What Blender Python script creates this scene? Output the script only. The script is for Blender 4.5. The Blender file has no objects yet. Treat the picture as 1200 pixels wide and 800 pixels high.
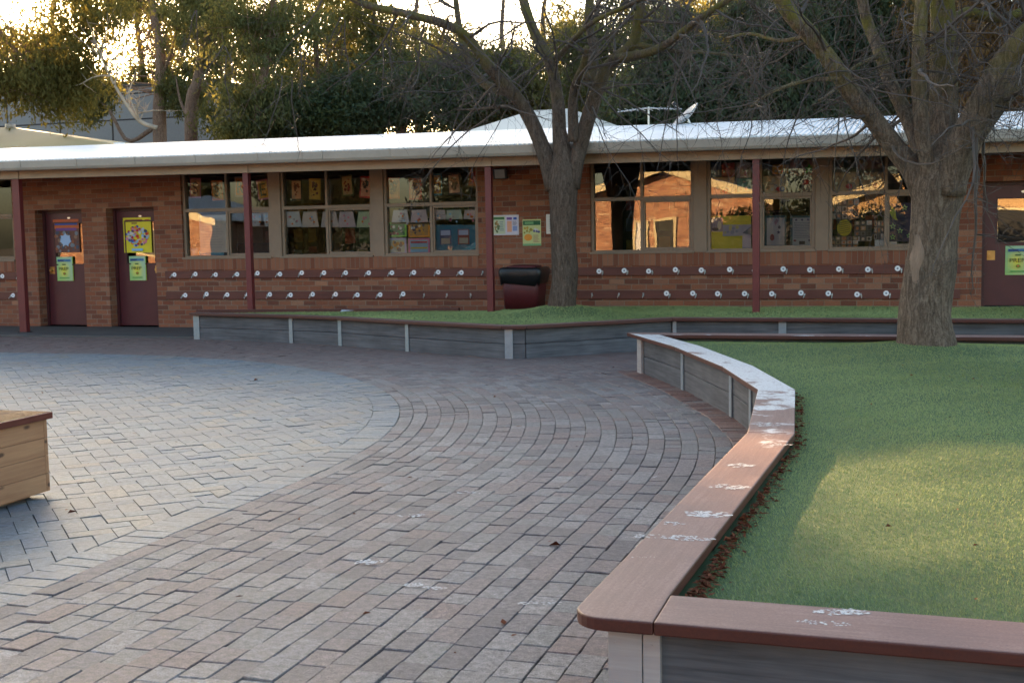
import bpy, math, random
import numpy as np
from mathutils import Vector, Matrix, noise as mn

R = math.radians
random.seed(11)
rng = np.random.default_rng(11)
SC = bpy.context.scene
COL = SC.collection

# ------------------------------------------------------------------ camera
F, CW, CH, CAMZ = 1400.0, 1200, 800, 1.6
PITCH, ROLL, YAW = .0889, -.018, R(18)


def cam_axes():
    cp, sp = math.cos(PITCH), math.sin(PITCH)
    fwd, up, rt = Vector((0, cp, -sp)), Vector((0, sp, cp)), Vector((1, 0, 0))
    cr, sr = math.cos(ROLL), math.sin(ROLL)
    m = Matrix.Rotation(YAW, 3, 'Z')
    return m @ (cr * rt + sr * up), m @ (-sr * rt + cr * up), m @ fwd


AX, AY, AZ = cam_axes()


def at(px, py, Y):
    """the world point seen at photo pixel (px, py) on the upright plane y = Y"""
    d = AZ + AX * ((px - CW / 2) / F) - AY * ((py - CH / 2) / F)
    return Vector((0, 0, CAMZ)) + d * (Y / d.y)


def X_at(px, py, Y):
    return at(px, py, Y).x


cd = bpy.data.cameras.new('camera')
cam = bpy.data.objects.new('camera', cd)
COL.objects.link(cam)
M3 = Matrix((AX, AY, -AZ)).transposed()
cam.matrix_world = Matrix.Translation((0, 0, CAMZ)) @ M3.to_4x4()
cd.sensor_width = 36
cd.lens = F / CW * 36
cd.clip_end = 3000
cd.dof.use_dof = True
cd.dof.focus_distance = 7.0
cd.dof.aperture_fstop = 9.0
SC.camera = cam

# ------------------------------------------------------------------ mesh helpers


class MB:
    def __init__(s):
        s.v, s.f, s.c, s.col = [], [], [], False

    def add(s, vs, fs, col=None):
        b = len(s.v)
        s.v.extend([tuple(p) for p in vs])
        s.f.extend([tuple(i + b for i in f) for f in fs])
        s.c.extend([col] * len(fs))
        if col is not None:
            s.col = True
        return s

    def box(s, x0, x1, y0, y1, z0, z1, col=None):
        v = [(x, y, z) for z in (z0, z1) for y in (y0, y1) for x in (x0, x1)]
        return s.add(v, [(0, 2, 3, 1), (4, 5, 7, 6), (0, 1, 5, 4), (2, 6, 7, 3), (0, 4, 6, 2), (1, 3, 7, 5)], col)

    def prism(s, poly, z0, z1, col=None):
        n = len(poly)
        a = sum(poly[i][0] * poly[(i + 1) % n][1] - poly[(i + 1) % n][0] * poly[i][1] for i in range(n))
        if a < 0:
            poly = poly[::-1]
        v = [(p[0], p[1], z0) for p in poly] + [(p[0], p[1], z1) for p in poly]
        f = [tuple(range(n - 1, -1, -1)), tuple(range(n, 2 * n))]
        f += [(i, (i + 1) % n, n + (i + 1) % n, n + i) for i in range(n)]
        return s.add(v, f, col)

    def xprism(s, poly, y0, y1, col=None):
        """outline in x,z pushed along y"""
        n = len(poly)
        a = sum(poly[i][0] * poly[(i + 1) % n][1] - poly[(i + 1) % n][0] * poly[i][1] for i in range(n))
        if a < 0:
            poly = poly[::-1]
        v = [(p[0], y0, p[1]) for p in poly] + [(p[0], y1, p[1]) for p in poly]
        f = [tuple(range(n)), tuple(range(2 * n - 1, n - 1, -1))]
        f += [(i, n + i, n + (i + 1) % n, (i + 1) % n) for i in range(n)]
        return s.add(v, f, col)

    def yprism(s, poly, x0, x1, col=None):
        """outline in y,z pushed along x"""
        n = len(poly)
        a = sum(poly[i][0] * poly[(i + 1) % n][1] - poly[(i + 1) % n][0] * poly[i][1] for i in range(n))
        if a < 0:
            poly = poly[::-1]
        v = [(x0, p[0], p[1]) for p in poly] + [(x1, p[0], p[1]) for p in poly]
        f = [tuple(range(n - 1, -1, -1)), tuple(range(n, 2 * n))]
        f += [(i, (i + 1) % n, n + (i + 1) % n, n + i) for i in range(n)]
        return s.add(v, f, col)

    def tube(s, pts, rad, n=8, rough=0., cap=True, freq=2.5):
        pts = [Vector(p) for p in pts]
        if len(pts) < 2:
            return s
        t = (pts[1] - pts[0]).normalized()
        a = t.orthogonal().normalized()
        vs, fs = [], []
        m = len(pts)
        for i, p in enumerate(pts):
            q = pts[min(i + 1, m - 1)] - pts[max(i - 1, 0)]
            if q.length > 1e-9:
                t = q.normalized()
            a = (a - t * a.dot(t))
            a = a.normalized() if a.length > 1e-6 else t.orthogonal().normalized()
            b = t.cross(a)
            r = rad[i] if hasattr(rad, '__len__') else rad
            for k in range(n):
                an = 2 * math.pi * k / n
                d = a * math.cos(an) + b * math.sin(an)
                rr = r
                if rough:
                    w = Vector((d.x * 7, d.y * 7, p.z * freq * .35)) + p * .15
                    rr = r * (1 + rough * (1.3 * abs(mn.noise(w * 1.3)) - .5 + .8 * mn.noise(p * 1.7 + d * .8)))
                vs.append(p + d * rr)
        for i in range(m - 1):
            for k in range(n):
                k2 = (k + 1) % n
                fs.append((i * n + k, i * n + k2, (i + 1) * n + k2, (i + 1) * n + k))
        if cap:
            fs.append(tuple(range(n - 1, -1, -1)))
            fs.append(tuple(range((m - 1) * n, m * n)))
        return s.add(vs, fs)

    def disc_y(s, x, y, z, r, thick=.006, n=14, col=None, rz=None):
        rz = rz or r
        poly = [(x + r * math.cos(2 * math.pi * k / n), z + rz * math.sin(2 * math.pi * k / n)) for k in range(n)]
        return s.xprism(poly, y - thick, y, col)

    def mesh(s, name, mats, smooth=False):
        me = bpy.data.meshes.new(name)
        me.from_pydata(s.v, [], s.f)
        me.update()
        for m in (mats if isinstance(mats, (list, tuple)) else [mats]):
            me.materials.append(m)
        if s.col:
            at_ = me.color_attributes.new('Col', 'FLOAT_COLOR', 'CORNER')
            arr = np.ones((len(me.loops), 4), np.float32)
            k = 0
            for f, c in zip(s.f, s.c):
                arr[k:k + len(f), :3] = c if c is not None else (.8, .8, .8)
                k += len(f)
            at_.data.foreach_set('color', arr.ravel())
        if smooth:
            me.polygons.foreach_set('use_smooth', [True] * len(me.polygons))
        return me


def np_mesh(name, verts, faces_flat, nper, mat, smooth=False):
    me = bpy.data.meshes.new(name)
    nv, nf = len(verts), len(faces_flat) // nper
    me.vertices.add(nv)
    me.vertices.foreach_set('co', np.asarray(verts, np.float32).ravel())
    me.loops.add(nf * nper)
    me.loops.foreach_set('vertex_index', np.asarray(faces_flat, np.int32))
    me.polygons.add(nf)
    me.polygons.foreach_set('loop_start', np.arange(0, nf * nper, nper, dtype=np.int32))
    me.polygons.foreach_set('loop_total', np.full(nf, nper, np.int32))
    me.update(calc_edges=True)
    me.materials.append(mat)
    if smooth:
        me.polygons.foreach_set('use_smooth', np.ones(nf, bool))
    return me


WL = {}


def wl(o):
    return WL.get(o.name, Vector((0, 0, 0))) if o else Vector((0, 0, 0))


def place(o, parent, loc, rotz=0.):
    COL.objects.link(o)
    loc = Vector(loc)
    WL[o.name] = loc
    if parent is not None:
        o.parent = parent
    o.location = loc - wl(parent)
    o.rotation_euler = (0, 0, rotz)
    return o


def obj(name, mb, mat, parent=None, loc=(0, 0, 0), rotz=0., smooth=False, bevel=0.):
    """mesh coordinates are relative to loc (turned by rotz)"""
    me = mb.mesh(name, mat, smooth) if isinstance(mb, MB) else mb
    o = bpy.data.objects.new(name, me)
    place(o, parent, loc, rotz)
    if bevel:
        m = o.modifiers.new('bevel', 'BEVEL')
        m.width = bevel
        m.segments = 2
        m.limit_method = 'ANGLE'
        m.angle_limit = R(40)
    return o


def tag(o, label=None, cat=None, group=None, kind=None):
    if label:
        o['label'] = label
    if cat:
        o['category'] = cat
    if group:
        o['group'] = group
    if kind:
        o['kind'] = kind
    return o


def thing(name, label, cat, loc=(0, 0, 0), group=None):
    o = bpy.data.objects.new(name, None)
    o.empty_display_size = .2
    place(o, None, loc)
    return tag(o, label, cat, group)


def world_mb(mb, loc):
    """shift a mesh built in world coordinates so that its origin is loc"""
    mb.v = [(a - loc[0], b - loc[1], c - loc[2]) for a, b, c in mb.v]
    return mb


def part(name, mb, mat, parent, loc=None, smooth=False, bevel=0., label=None):
    loc = Vector(loc) if loc is not None else wl(parent)
    o = obj(name, world_mb(mb, loc), mat, parent, loc, 0, smooth, bevel)
    if label:
        o['label'] = label
    return o


# ------------------------------------------------------------------ materials


class NT:
    def __init__(s, name):
        s.m = bpy.data.materials.new(name)
        s.m.use_nodes = True
        s.t = s.m.node_tree
        s.t.nodes.clear()
        s.out = s.n('ShaderNodeOutputMaterial')

    def n(s, typ, **kw):
        x = s.t.nodes.new(typ)
        for k, v in kw.items():
            if k.startswith('i_'):
                x.inputs[k[2:].replace('_', ' ')].default_value = v
            else:
                setattr(x, k, v)
        return x

    def l(s, a, b):
        s.t.links.new(a, b)

    def pos(s, mode='world', scale=(1, 1, 1), rot=(0, 0, 0)):
        if mode == 'world':
            src = s.n('ShaderNodeNewGeometry').outputs['Position']
        else:
            src = s.n('ShaderNodeTexCoord').outputs['Object']
        mp = s.n('ShaderNodeMapping')
        mp.inputs['Scale'].default_value = scale
        mp.inputs['Rotation'].default_value = rot
        s.l(src, mp.inputs['Vector'])
        return mp.outputs['Vector']

    def noise(s, vec, scale, detail=4, rough=.55, dist=0.):
        x = s.n('ShaderNodeTexNoise')
        x.inputs['Scale'].default_value = scale
        x.inputs['Detail'].default_value = detail
        x.inputs['Roughness'].default_value = rough
        x.inputs['Distortion'].default_value = dist
        s.l(vec, x.inputs['Vector'])
        return x.outputs['Fac']

    def ramp(s, fac, stops, interp='LINEAR'):
        r = s.n('ShaderNodeValToRGB')
        r.color_ramp.interpolation = interp
        e = r.color_ramp.elements
        while len(e) < len(stops):
            e.new(.5)
        for el, (p, c) in zip(e, stops):
            el.position = p
            el.color = (c, c, c, 1) if isinstance(c, (int, float)) else (*c, 1)
        s.l(fac, r.inputs['Fac'])
        return r.outputs['Color']

    def mix(s, fac, a, b, mode='MIX'):
        x = s.n('ShaderNodeMix', data_type='RGBA', blend_type=mode)
        for k, v in ((0, fac), (6, a), (7, b)):
            sock = x.inputs[k]
            if hasattr(v, 'is_linked'):
                s.l(v, sock)
            elif isinstance(v, (int, float)):
                sock.default_value = v if k == 0 else (v, v, v, 1)
            else:
                sock.default_value = (*v, 1)
        return x.outputs[2]

    def math(s, op, a, b=0., clamp=False):
        x = s.n('ShaderNodeMath', operation=op, use_clamp=clamp)
        for sock, v in ((x.inputs[0], a), (x.inputs[1], b)):
            if hasattr(v, 'is_linked'):
                s.l(v, sock)
            else:
                sock.default_value = v
        return x.outputs[0]

    def bump(s, h, strength=.3, dist=.01):
        b = s.n('ShaderNodeBump')
        b.inputs['Strength'].default_value = strength
        b.inputs['Distance'].default_value = dist
        s.l(h, b.inputs['Height'])
        return b.outputs['Normal']

    def bsdf(s, color, rough=.6, metal=0., normal=None, spec=.5, **kw):
        p = s.n('ShaderNodeBsdfPrincipled')
        for sock, v in ((p.inputs['Base Color'], color), (p.inputs['Roughness'], rough), (p.inputs['Metallic'], metal)):
            if hasattr(v, 'is_linked'):
                s.l(v, sock)
            else:
                sock.default_value = v if isinstance(v, (int, float)) else (*v, 1)
        p.inputs['Specular IOR Level'].default_value = spec
        for k, v in kw.items():
            p.inputs[k.replace('_', ' ')].default_value = v
        if normal is not None:
            s.l(normal, p.inputs['Normal'])
        return p.outputs[0]

    def done(s, shader):
        s.l(shader, s.out.inputs['Surface'])
        return s.m


def plain(name, c, rough=.55, metal=0., var=.25, scale=6., bump=.15, bd=.004, mode='obj', stretch=(1, 1, 1), spec=.5):
    """a painted / plastic / metal surface with slight unevenness"""
    t = NT(name)
    v = t.pos(mode, stretch)
    n = t.noise(v, scale, 5)
    n2 = t.noise(v, scale * 9, 3)
    f = t.math('MULTIPLY', t.math('ADD', t.math('MULTIPLY', n, .7), t.math('MULTIPLY', n2, .3)), 1.)
    dark = tuple(x * (1 - var) for x in c)
    lite = tuple(min(1, x * (1 + var)) for x in c)
    col = t.ramp(f, [(.3, dark), (.7, lite)])
    rr = t.math('ADD', t.math('MULTIPLY', n2, .25), rough - .12)
    return t.done(t.bsdf(col, rr, metal, t.bump(f, bump, bd), spec))


def wood(name, c0, c1, rough=.6, scale=1., knots=True, bump=.35):
    """grain along the object's own x axis"""
    t = NT(name)
    info = t.n('ShaderNodeObjectInfo').outputs['Random']
    tc = t.n('ShaderNodeTexCoord').outputs['Object']
    add = t.n('ShaderNodeVectorMath', operation='ADD')
    cmb = t.n('ShaderNodeCombineXYZ')
    for k in range(3):
        t.l(t.math('MULTIPLY', info, 37. + 11 * k), cmb.inputs[k])
    t.l(tc, add.inputs[0])
    t.l(cmb.outputs[0], add.inputs[1])
    mp = t.n('ShaderNodeMapping')
    mp.inputs['Scale'].default_value = (1.2 * scale, 22 * scale, 22 * scale)
    t.l(add.outputs[0], mp.inputs['Vector'])
    g = t.noise(mp.outputs[0], 1.6, 6, .6, .6)
    mp2 = t.n('ShaderNodeMapping')
    mp2.inputs['Scale'].default_value = (3, 3, 3)
    t.l(add.outputs[0], mp2.inputs['Vector'])
    big = t.noise(mp2.outputs[0], .8, 3)
    f = t.math('ADD', t.math('MULTIPLY', g, .65), t.math('MULTIPLY', big, .35))
    col = t.ramp(f, [(.3, c0), (.68, c1)])
    if knots:
        mp3 = t.n('ShaderNodeMapping')
        mp3.inputs['Scale'].default_value = (4, 9, 9)
        t.l(add.outputs[0], mp3.inputs['Vector'])
        vo = t.n('ShaderNodeTexVoronoi')
        vo.inputs['Scale'].default_value = 1.
        t.l(mp3.outputs[0], vo.inputs['Vector'])
        k = t.ramp(vo.outputs['Distance'], [(.08, 1.), (.16, 0.)])
        col = t.mix(k, col, tuple(x * .35 for x in c0))
    return t.done(t.bsdf(col, t.math('ADD', t.math('MULTIPLY', g, .3), rough - .15), 0, t.bump(g, bump, .004)))


def m_brick_wall(name='wall_brick', k=1., kb=1.):
    t = NT(name)
    geo = t.n('ShaderNodeNewGeometry').outputs['Position']
    sp = t.n('ShaderNodeSeparateXYZ')
    t.l(geo, sp.inputs[0])
    cb = t.n('ShaderNodeCombineXYZ')
    t.l(t.math('ADD', sp.outputs[0], sp.outputs[1]), cb.inputs[0])
    t.l(sp.outputs[2], cb.inputs[1])
    b = t.n('ShaderNodeTexBrick')
    b.offset = .5
    b.inputs['Scale'].default_value = 1
    b.inputs['Mortar Size'].default_value = .006
    b.inputs['Mortar Smooth'].default_value = .25
    b.inputs['Brick Width'].default_value = .24
    b.inputs['Row Height'].default_value = .086
    b.inputs['Bias'].default_value = 0
    b.inputs['Color1'].default_value = (0, 0, 0, 1)
    b.inputs['Color2'].default_value = (1, 1, 1, 1)
    b.inputs['Mortar'].default_value = (.5, .5, .5, 1)
    t.l(cb.outputs[0], b.inputs['Vector'])
    col = t.ramp(b.outputs['Color'], [(p, (k * r, k * g_ * (1 if k == 1 else 1.45), k * b_ * (1 if k == 1 else 1.7))) for p, r, g_, b_ in ((0., .13, .047, .03), (.2, .235, .08, .042), (.5, .28, .105, .054), (.75, .18, .058, .034), (1., .35, .165, .095))])
    n = t.noise(geo, 3., 5)
    n2 = t.noise(geo, 60., 3)
    col = t.mix(.55, col, t.ramp(n2, [(.3, .35), (.7, .75)]), 'OVERLAY')
    col = t.mix(t.ramp(n, [(.4, 0.), (.75, .35)]), col, (.2, .1, .07))
    mort = t.ramp(n, [(.3, (.2, .14, .1)), (.7, (.31, .235, .175))])
    col = t.mix(b.outputs['Fac'], col, mort)
    h = t.math('SUBTRACT', t.math('MULTIPLY', n2, .25), b.outputs['Fac'])
    return t.done(t.bsdf(col, .85, 0, t.bump(h, .8, .008), .25))


def m_soldier():
    t = NT('sill_brick')
    geo = t.n('ShaderNodeNewGeometry').outputs['Position']
    sp = t.n('ShaderNodeSeparateXYZ')
    t.l(geo, sp.inputs[0])
    cb = t.n('ShaderNodeCombineXYZ')
    t.l(sp.outputs[0], cb.inputs[0])
    cb.inputs[1].default_value = 15.
    b = t.n('ShaderNodeTexBrick')
    b.offset = 0
    b.inputs['Scale'].default_value = 1
    b.inputs['Mortar Size'].default_value = .005
    b.inputs['Brick Width'].default_value = .086
    b.inputs['Row Height'].default_value = 40
    b.inputs['Color1'].default_value = (.2, .07, .04, 1)
    b.inputs['Color2'].default_value = (.32, .14, .08, 1)
    b.inputs['Mortar'].default_value = (.22, .15, .11, 1)
    t.l(cb.outputs[0], b.inputs['Vector'])
    return t.done(t.bsdf(b.outputs['Color'], .85, 0, t.bump(t.math('SUBTRACT', 1., b.outputs['Fac']), .6, .006), .25))


def m_paver(name, stops, far=None, rough=.5, pits=True):
    t = NT(name)
    g = t.n('ShaderNodeNewGeometry')
    pos = g.outputs['Position']
    rnd = g.outputs['Random Per Island']
    col = t.ramp(rnd, stops, 'CONSTANT')
    n = t.noise(pos, 1.1, 4)
    n2 = t.noise(pos, 28., 5, .65)
    n3 = t.noise(pos, 170., 3, .6)
    col = t.mix(.9, col, t.ramp(n2, [(.3, .25), (.7, .75)]), 'OVERLAY')
    col = t.mix(.7, col, t.ramp(n3, [(.35, .3), (.65, .7)]), 'OVERLAY')
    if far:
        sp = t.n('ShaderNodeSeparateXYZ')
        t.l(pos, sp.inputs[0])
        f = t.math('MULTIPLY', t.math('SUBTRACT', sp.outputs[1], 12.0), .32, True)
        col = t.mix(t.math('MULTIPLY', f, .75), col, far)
    col = t.mix(t.ramp(n, [(.42, 0.), (.72, .45)]), col, (.16, .13, .115))
    vd = t.noise(pos, 260., 2, .7)
    pit = t.ramp(vd, [(.34, 1.), (.43, 0.)]) if pits else t.ramp(vd, [(.2, .6), (.26, 0.)])
    col = t.mix(pit, col, (.07, .055, .05))
    h = t.math('ADD', t.math('MULTIPLY', n2, .5), t.math('SUBTRACT', t.math('MULTIPLY', n3, .35), t.math('MULTIPLY', pit, .5)))
    rr = t.math('ADD', t.math('MULTIPLY', n2, .3), rough - .15)
    return t.done(t.bsdf(col, rr, 0, t.bump(h, .9, .006), .3))


def m_ground(name, c0, c1, scale=3., rough=.9, bump=.5, bd=.01):
    t = NT(name)
    v = t.pos('world')
    n = t.noise(v, scale, 6, .65)
    n2 = t.noise(v, scale * 30, 4, .6)
    f = t.math('ADD', t.math('MULTIPLY', n, .6), t.math('MULTIPLY', n2, .4))
    return t.done(t.bsdf(t.ramp(f, [(.3, c0), (.7, c1)]), rough, 0, t.bump(f, bump, bd), .3))


def m_bench():
    """merbau-stained seat timber: weathered and scuffed on top, red-brown on its edges, grain along local x"""
    t = NT('bench_timber')
    g = t.n('ShaderNodeNewGeometry')
    sp = t.n('ShaderNodeSeparateXYZ')
    t.l(g.outputs['Normal'], sp.inputs[0])
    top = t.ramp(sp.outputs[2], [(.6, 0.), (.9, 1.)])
    tc = t.n('ShaderNodeTexCoord').outputs['Object']
    mp = t.n('ShaderNodeMapping')
    mp.inputs['Scale'].default_value = (2, 40, 40)
    t.l(tc, mp.inputs['Vector'])
    gr = t.noise(mp.outputs[0], 1.5, 6, .65, .4)
    n = t.noise(g.outputs['Position'], 5., 5, .6)
    fine = t.noise(g.outputs['Position'], 150., 4, .7)
    f = t.math('ADD', t.math('MULTIPLY', gr, .28), t.math('ADD', t.math('MULTIPLY', n, .3), t.math('MULTIPLY', fine, .42)))
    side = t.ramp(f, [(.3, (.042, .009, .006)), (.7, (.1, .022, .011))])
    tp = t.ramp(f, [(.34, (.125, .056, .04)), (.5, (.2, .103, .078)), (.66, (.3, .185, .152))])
    # flaking white paint, heaviest round the bend
    sq = t.n('ShaderNodeSeparateXYZ')
    t.l(g.outputs['Position'], sq.inputs[0])
    y = sq.outputs[1]
    zone = t.ramp(t.math('MULTIPLY', y, 1 / 20.), [(.24, .28), (.37, .55), (.45, .95), (.655, 1.05), (.674, .3)])
    pn = t.noise(g.outputs['Position'], 3.3, 6, .62)
    msk = t.math('MULTIPLY', t.math('ADD', t.math('SUBTRACT', pn, .80), t.math('MULTIPLY', zone, .44)), 14., True)
    flake = t.ramp(t.noise(g.outputs['Position'], 45., 4, .7), [(.32, 0.), (.45, 1.)])
    msk = t.math('MULTIPLY', msk, flake)
    tp = t.mix(msk, tp, (.6, .58, .56))
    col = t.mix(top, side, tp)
    h = t.math('ADD', t.math('MULTIPLY', f, .7), t.math('MULTIPLY', msk, .2))
    return t.done(t.bsdf(col, t.math('ADD', t.math('MULTIPLY', n, .25), .38), 0, t.bump(h, .4, .004), .5))


def m_bark(name, c0, c1, moss=(.14, .125, .02), mossy=.5, zmoss=3.):
    t = NT(name)
    v = t.pos('world', (1, 1, .22))
    n = t.noise(v, 26., 6, .7, 1.2)
    v2 = t.pos('world')
    big = t.noise(v2, 2.2, 4)
    fine = t.noise(v2, 60., 4, .7)
    f = t.math('ADD', t.math('MULTIPLY', n, .7), t.math('MULTIPLY', fine, .3))
    col = t.ramp(f, [(.32, tuple(x * .35 for x in c0)), (.46, c0), (.66, c1)])
    sp = t.n('ShaderNodeSeparateXYZ')
    t.l(v2, sp.inputs[0])
    zz = t.math('MULTIPLY', t.math('SUBTRACT', sp.outputs[2], zmoss), .9, True)
    mk = t.math('MULTIPLY', zz, t.ramp(t.noise(v2, 3.4, 5, .65), [(.42, 0.), (.54, 1.)]))
    col = t.mix(t.math('MULTIPLY', mk, mossy), col, moss)
    return t.done(t.bsdf(col, .9, 0, t.bump(f, 1., .03), .2))


def m_leaf(name, c0, c1, trans=.45):
    t = NT(name)
    g = t.n('ShaderNodeNewGeometry')
    col = t.ramp(g.outputs['Random Per Island'], [(0., c0), (1., c1)])
    d = t.n('ShaderNodeBsdfDiffuse')
    tr = t.n('ShaderNodeBsdfTranslucent')
    t.l(col, d.inputs[0])
    t.l(t.mix(.5, col, (.32, .26, .05)), tr.inputs[0])
    mx = t.n('ShaderNodeMixShader')
    mx.inputs[0].default_value = trans
    t.l(d.outputs[0], mx.inputs[1])
    t.l(tr.outputs[0], mx.inputs[2])
    return t.done(mx.outputs[0])


def m_glass(name, k=1.0, tint=(.94, .96, .95), ior=2.05):
    t = NT(name)
    fr = t.n('ShaderNodeFresnel')
    fr.inputs['IOR'].default_value = ior
    tr = t.n('ShaderNodeBsdfTransparent')
    tr.inputs[0].default_value = (*tint, 1)
    gl = t.n('ShaderNodeBsdfGlossy')
    gl.inputs['Roughness'].default_value = .0
    v = t.pos('world')
    t.l(t.bump(t.noise(v, 1.3, 2), .05, .02), gl.inputs['Normal'])
    mx = t.n('ShaderNodeMixShader')
    t.l(t.math('MULTIPLY', fr.outputs[0], k, True), mx.inputs[0])
    t.l(tr.outputs[0], mx.inputs[1])
    t.l(gl.outputs[0], mx.inputs[2])
    return t.done(mx.outputs[0])


def m_print(name='printed_paper', rough=.5, em=0):
    t = NT(name)
    a = t.n('ShaderNodeVertexColor', layer_name='Col')
    n = t.noise(t.pos('obj'), 9., 4)
    c = t.mix(.12, a.outputs[0], t.ramp(n, [(.3, .3), (.7, .75)]), 'OVERLAY')
    return t.done(t.bsdf(c, rough, 0, None, .4))


def m_worn_paint():
    t = NT('scuffed_white_paint')
    v = t.pos('world')
    f = t.math('MULTIPLY', t.ramp(t.noise(v, 70., 4, .7), [(.33, 0.), (.5, 1.)]), .85)
    tr = t.n('ShaderNodeBsdfTransparent')
    d = t.bsdf((.62, .6, .58), .8)
    mx = t.n('ShaderNodeMixShader')
    t.l(f, mx.inputs[0])
    t.l(tr.outputs[0], mx.inputs[1])
    t.l(d, mx.inputs[2])
    return t.done(mx.outputs[0])


def m_roof():
    t = NT('roof_sheet')
    v = t.pos('world')
    w = t.n('ShaderNodeTexWave', wave_type='BANDS', bands_direction='X')
    w.inputs['Scale'].default_value = 4.2
    w.inputs['Distortion'].default_value = 0
    t.l(v, w.inputs['Vector'])
    n = t.noise(v, .9, 5)
    n2 = t.noise(t.pos('world', (3, .6, 1)), 4, 5)
    col = t.ramp(n, [(.3, (.72, .75, .78)), (.7, (.84, .86, .88))])
    col = t.mix(t.ramp(n2, [(.6, 0.), (.8, .35)]), col, (.4, .38, .36))
    return t.done(t.bsdf(col, .34, .1, t.bump(w.outputs['Fac'], .8, .03), .6))


def m_wool(name, c0, c1):
    t = NT(name)
    g = t.n('ShaderNodeNewGeometry')
    n = t.noise(g.outputs['Position'], .9, 4)
    f = t.math('ADD', t.math('MULTIPLY', g.outputs['Random Per Island'], .55), t.math('MULTIPLY', n, .45))
    col = t.ramp(f, [(.2, c0), (.8, c1)])
    return t.done(t.bsdf(col, .95, 0, None, .06))


M = {}
M['wall'] = m_brick_wall()
M['soldier'] = m_soldier()
M['door'] = plain('door_maroon_paint', (.085, .016, .02), .42, 0, .18, 4)
M['doorframe'] = plain('door_frame_paint', (.06, .014, .016), .45, 0, .2, 5)
M['post'] = plain('post_red_paint', (.135, .021, .021), .42, 0, .2, 5)
M['rail'] = wood('hook_rail_timber', (.075, .018, .012), (.15, .04, .026), .5, 1, False, .2)
M['gutter'] = plain('gutter_beige', (.33, .28, .225), .45, 0, .12, 2.5, mode='world')
M['beam'] = plain('beam_cream_paint', (.38, .27, .185), .5, 0, .14, 2.5, mode='world')
M['soffit'] = plain('soffit_lining', (.1, .06, .045), .7, 0, .2, 3, mode='world')
M['frame'] = plain('window_frame_tan', (.24, .165, .11), .45, .0, .14, 5, mode='world')
M['glass'] = m_glass('window_glass')
M['roof'] = m_roof()
M['print'] = m_print()
M['room'] = plain('classroom_lining', (.2, .17, .14), .8, 0, .3, 1.2, mode='world')
M['slab'] = m_ground('verandah_concrete', (.07, .062, .058), (.13, .115, .105), 2., .75, .3)
M['sand'] = m_ground('joint_sand', (.045, .04, .03), (.115, .097, .075), 6., .95)
M['soil'] = m_ground('bare_earth', (.09, .075, .05), (.17, .14, .09), .4, .95)
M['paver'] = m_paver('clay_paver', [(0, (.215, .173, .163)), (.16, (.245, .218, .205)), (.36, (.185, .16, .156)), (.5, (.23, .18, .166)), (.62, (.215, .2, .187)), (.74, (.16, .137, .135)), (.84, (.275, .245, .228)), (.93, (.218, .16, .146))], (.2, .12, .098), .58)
M['paver_red'] = m_paver('red_edge_paver', [(0, (.22, .11, .085)), (.3, (.27, .15, .115)), (.6, (.18, .1, .085)), (.8, (.25, .165, .14))], None, .6)
M['paver_blue'] = m_paver('blue_grey_paver', [(0, (.165, .186, .196)), (.2, (.18, .197, .203)), (.42, (.148, .17, .188)), (.58, (.195, .2, .194)), (.74, (.168, .188, .192)), (.88, (.215, .2, .174)), (.95, (.142, .163, .187))], None, .52, False)
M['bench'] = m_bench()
M['sleeper'] = wood('grey_sleeper', (.03, .03, .034), (.155, .152, .16), .75, 1, False, .5)
M['steel'] = plain('galvanised_steel', (.28, .32, .35), .42, .45, .2, 9)
M['palepost'] = wood('weathered_post_timber', (.3, .25, .235), (.45, .4, .37), .7, 1, False, .3)
M['pine'] = wood('pine_boards', (.30, .13, .06), (.50, .255, .12), .55, 1, True, .2)
M['cap'] = wood('varnished_cap', (.08, .02, .012), (.17, .05, .03), .14, 1, False, .1)
M['turf'] = m_ground('turf_backing', (.045, .075, .03), (.075, .12, .05), 5., .95)
M['blade'] = m_wool('turf_fibre', (.185, .245, .09), (.38, .41, .165))
M['scar'] = plain('scar_wood', (.23, .16, .112), .85, 0, .45, 14, 1., .03, 'world', (1, 1, .2))
M['litter'] = m_wool('dry_leaf', (.07, .02, .012), (.22, .08, .04))
M['bark1'] = m_bark('bark_front_tree', (.085, .06, .044), (.185, .138, .104), mossy=.7, zmoss=3.4)
M['bark2'] = m_bark('bark_lawn_tree', (.11, .078, .055), (.27, .205, .15), mossy=.85, zmoss=2.6)
M['twig'] = plain('twig_bark', (.075, .057, .046), .8, 0, .4, 3, mode='world')
M['bark3'] = m_bark('gum_bark', (.16, .1, .07), (.36, .25, .17), mossy=0)
M['deadwood'] = plain('dead_branch', (.4, .31, .22), .8, 0, .3, 3, mode='world')
M['gum'] = m_leaf('gum_leaf', (.05, .065, .03), (.14, .15, .07))
M['gum2'] = m_leaf('gum_leaf_gold', (.062, .062, .023), (.155, .138, .052), .55)
M['pineleaf'] = m_leaf('pine_needles', (.025, .044, .03), (.08, .11, .068), .38)
M['shrubleaf'] = m_leaf('shrub_leaf', (.03, .05, .025), (.09, .115, .055), .45)
M['darkleaf'] = m_leaf('darkened_foliage', (.008, .014, .009), (.022, .03, .018), .2)  # leaf colour lowered to darken what the panes mirror
M['dryleaf'] = m_leaf('dry_hanging_leaf', (.12, .06, .028), (.28, .17, .08), .5)
M['white'] = plain('white_plastic', (.84, .84, .86), .4, 0, .06, 12)
M['hook'] = plain('hook_metal', (.6, .58, .55), .3, .8, .1, 12)
M['brass'] = plain('brass_plate', (.42, .27, .1), .35, .9, .2, 12)
M['dark'] = plain('dark_metal', (.03, .03, .032), .5, .3, .3, 6)
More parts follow.
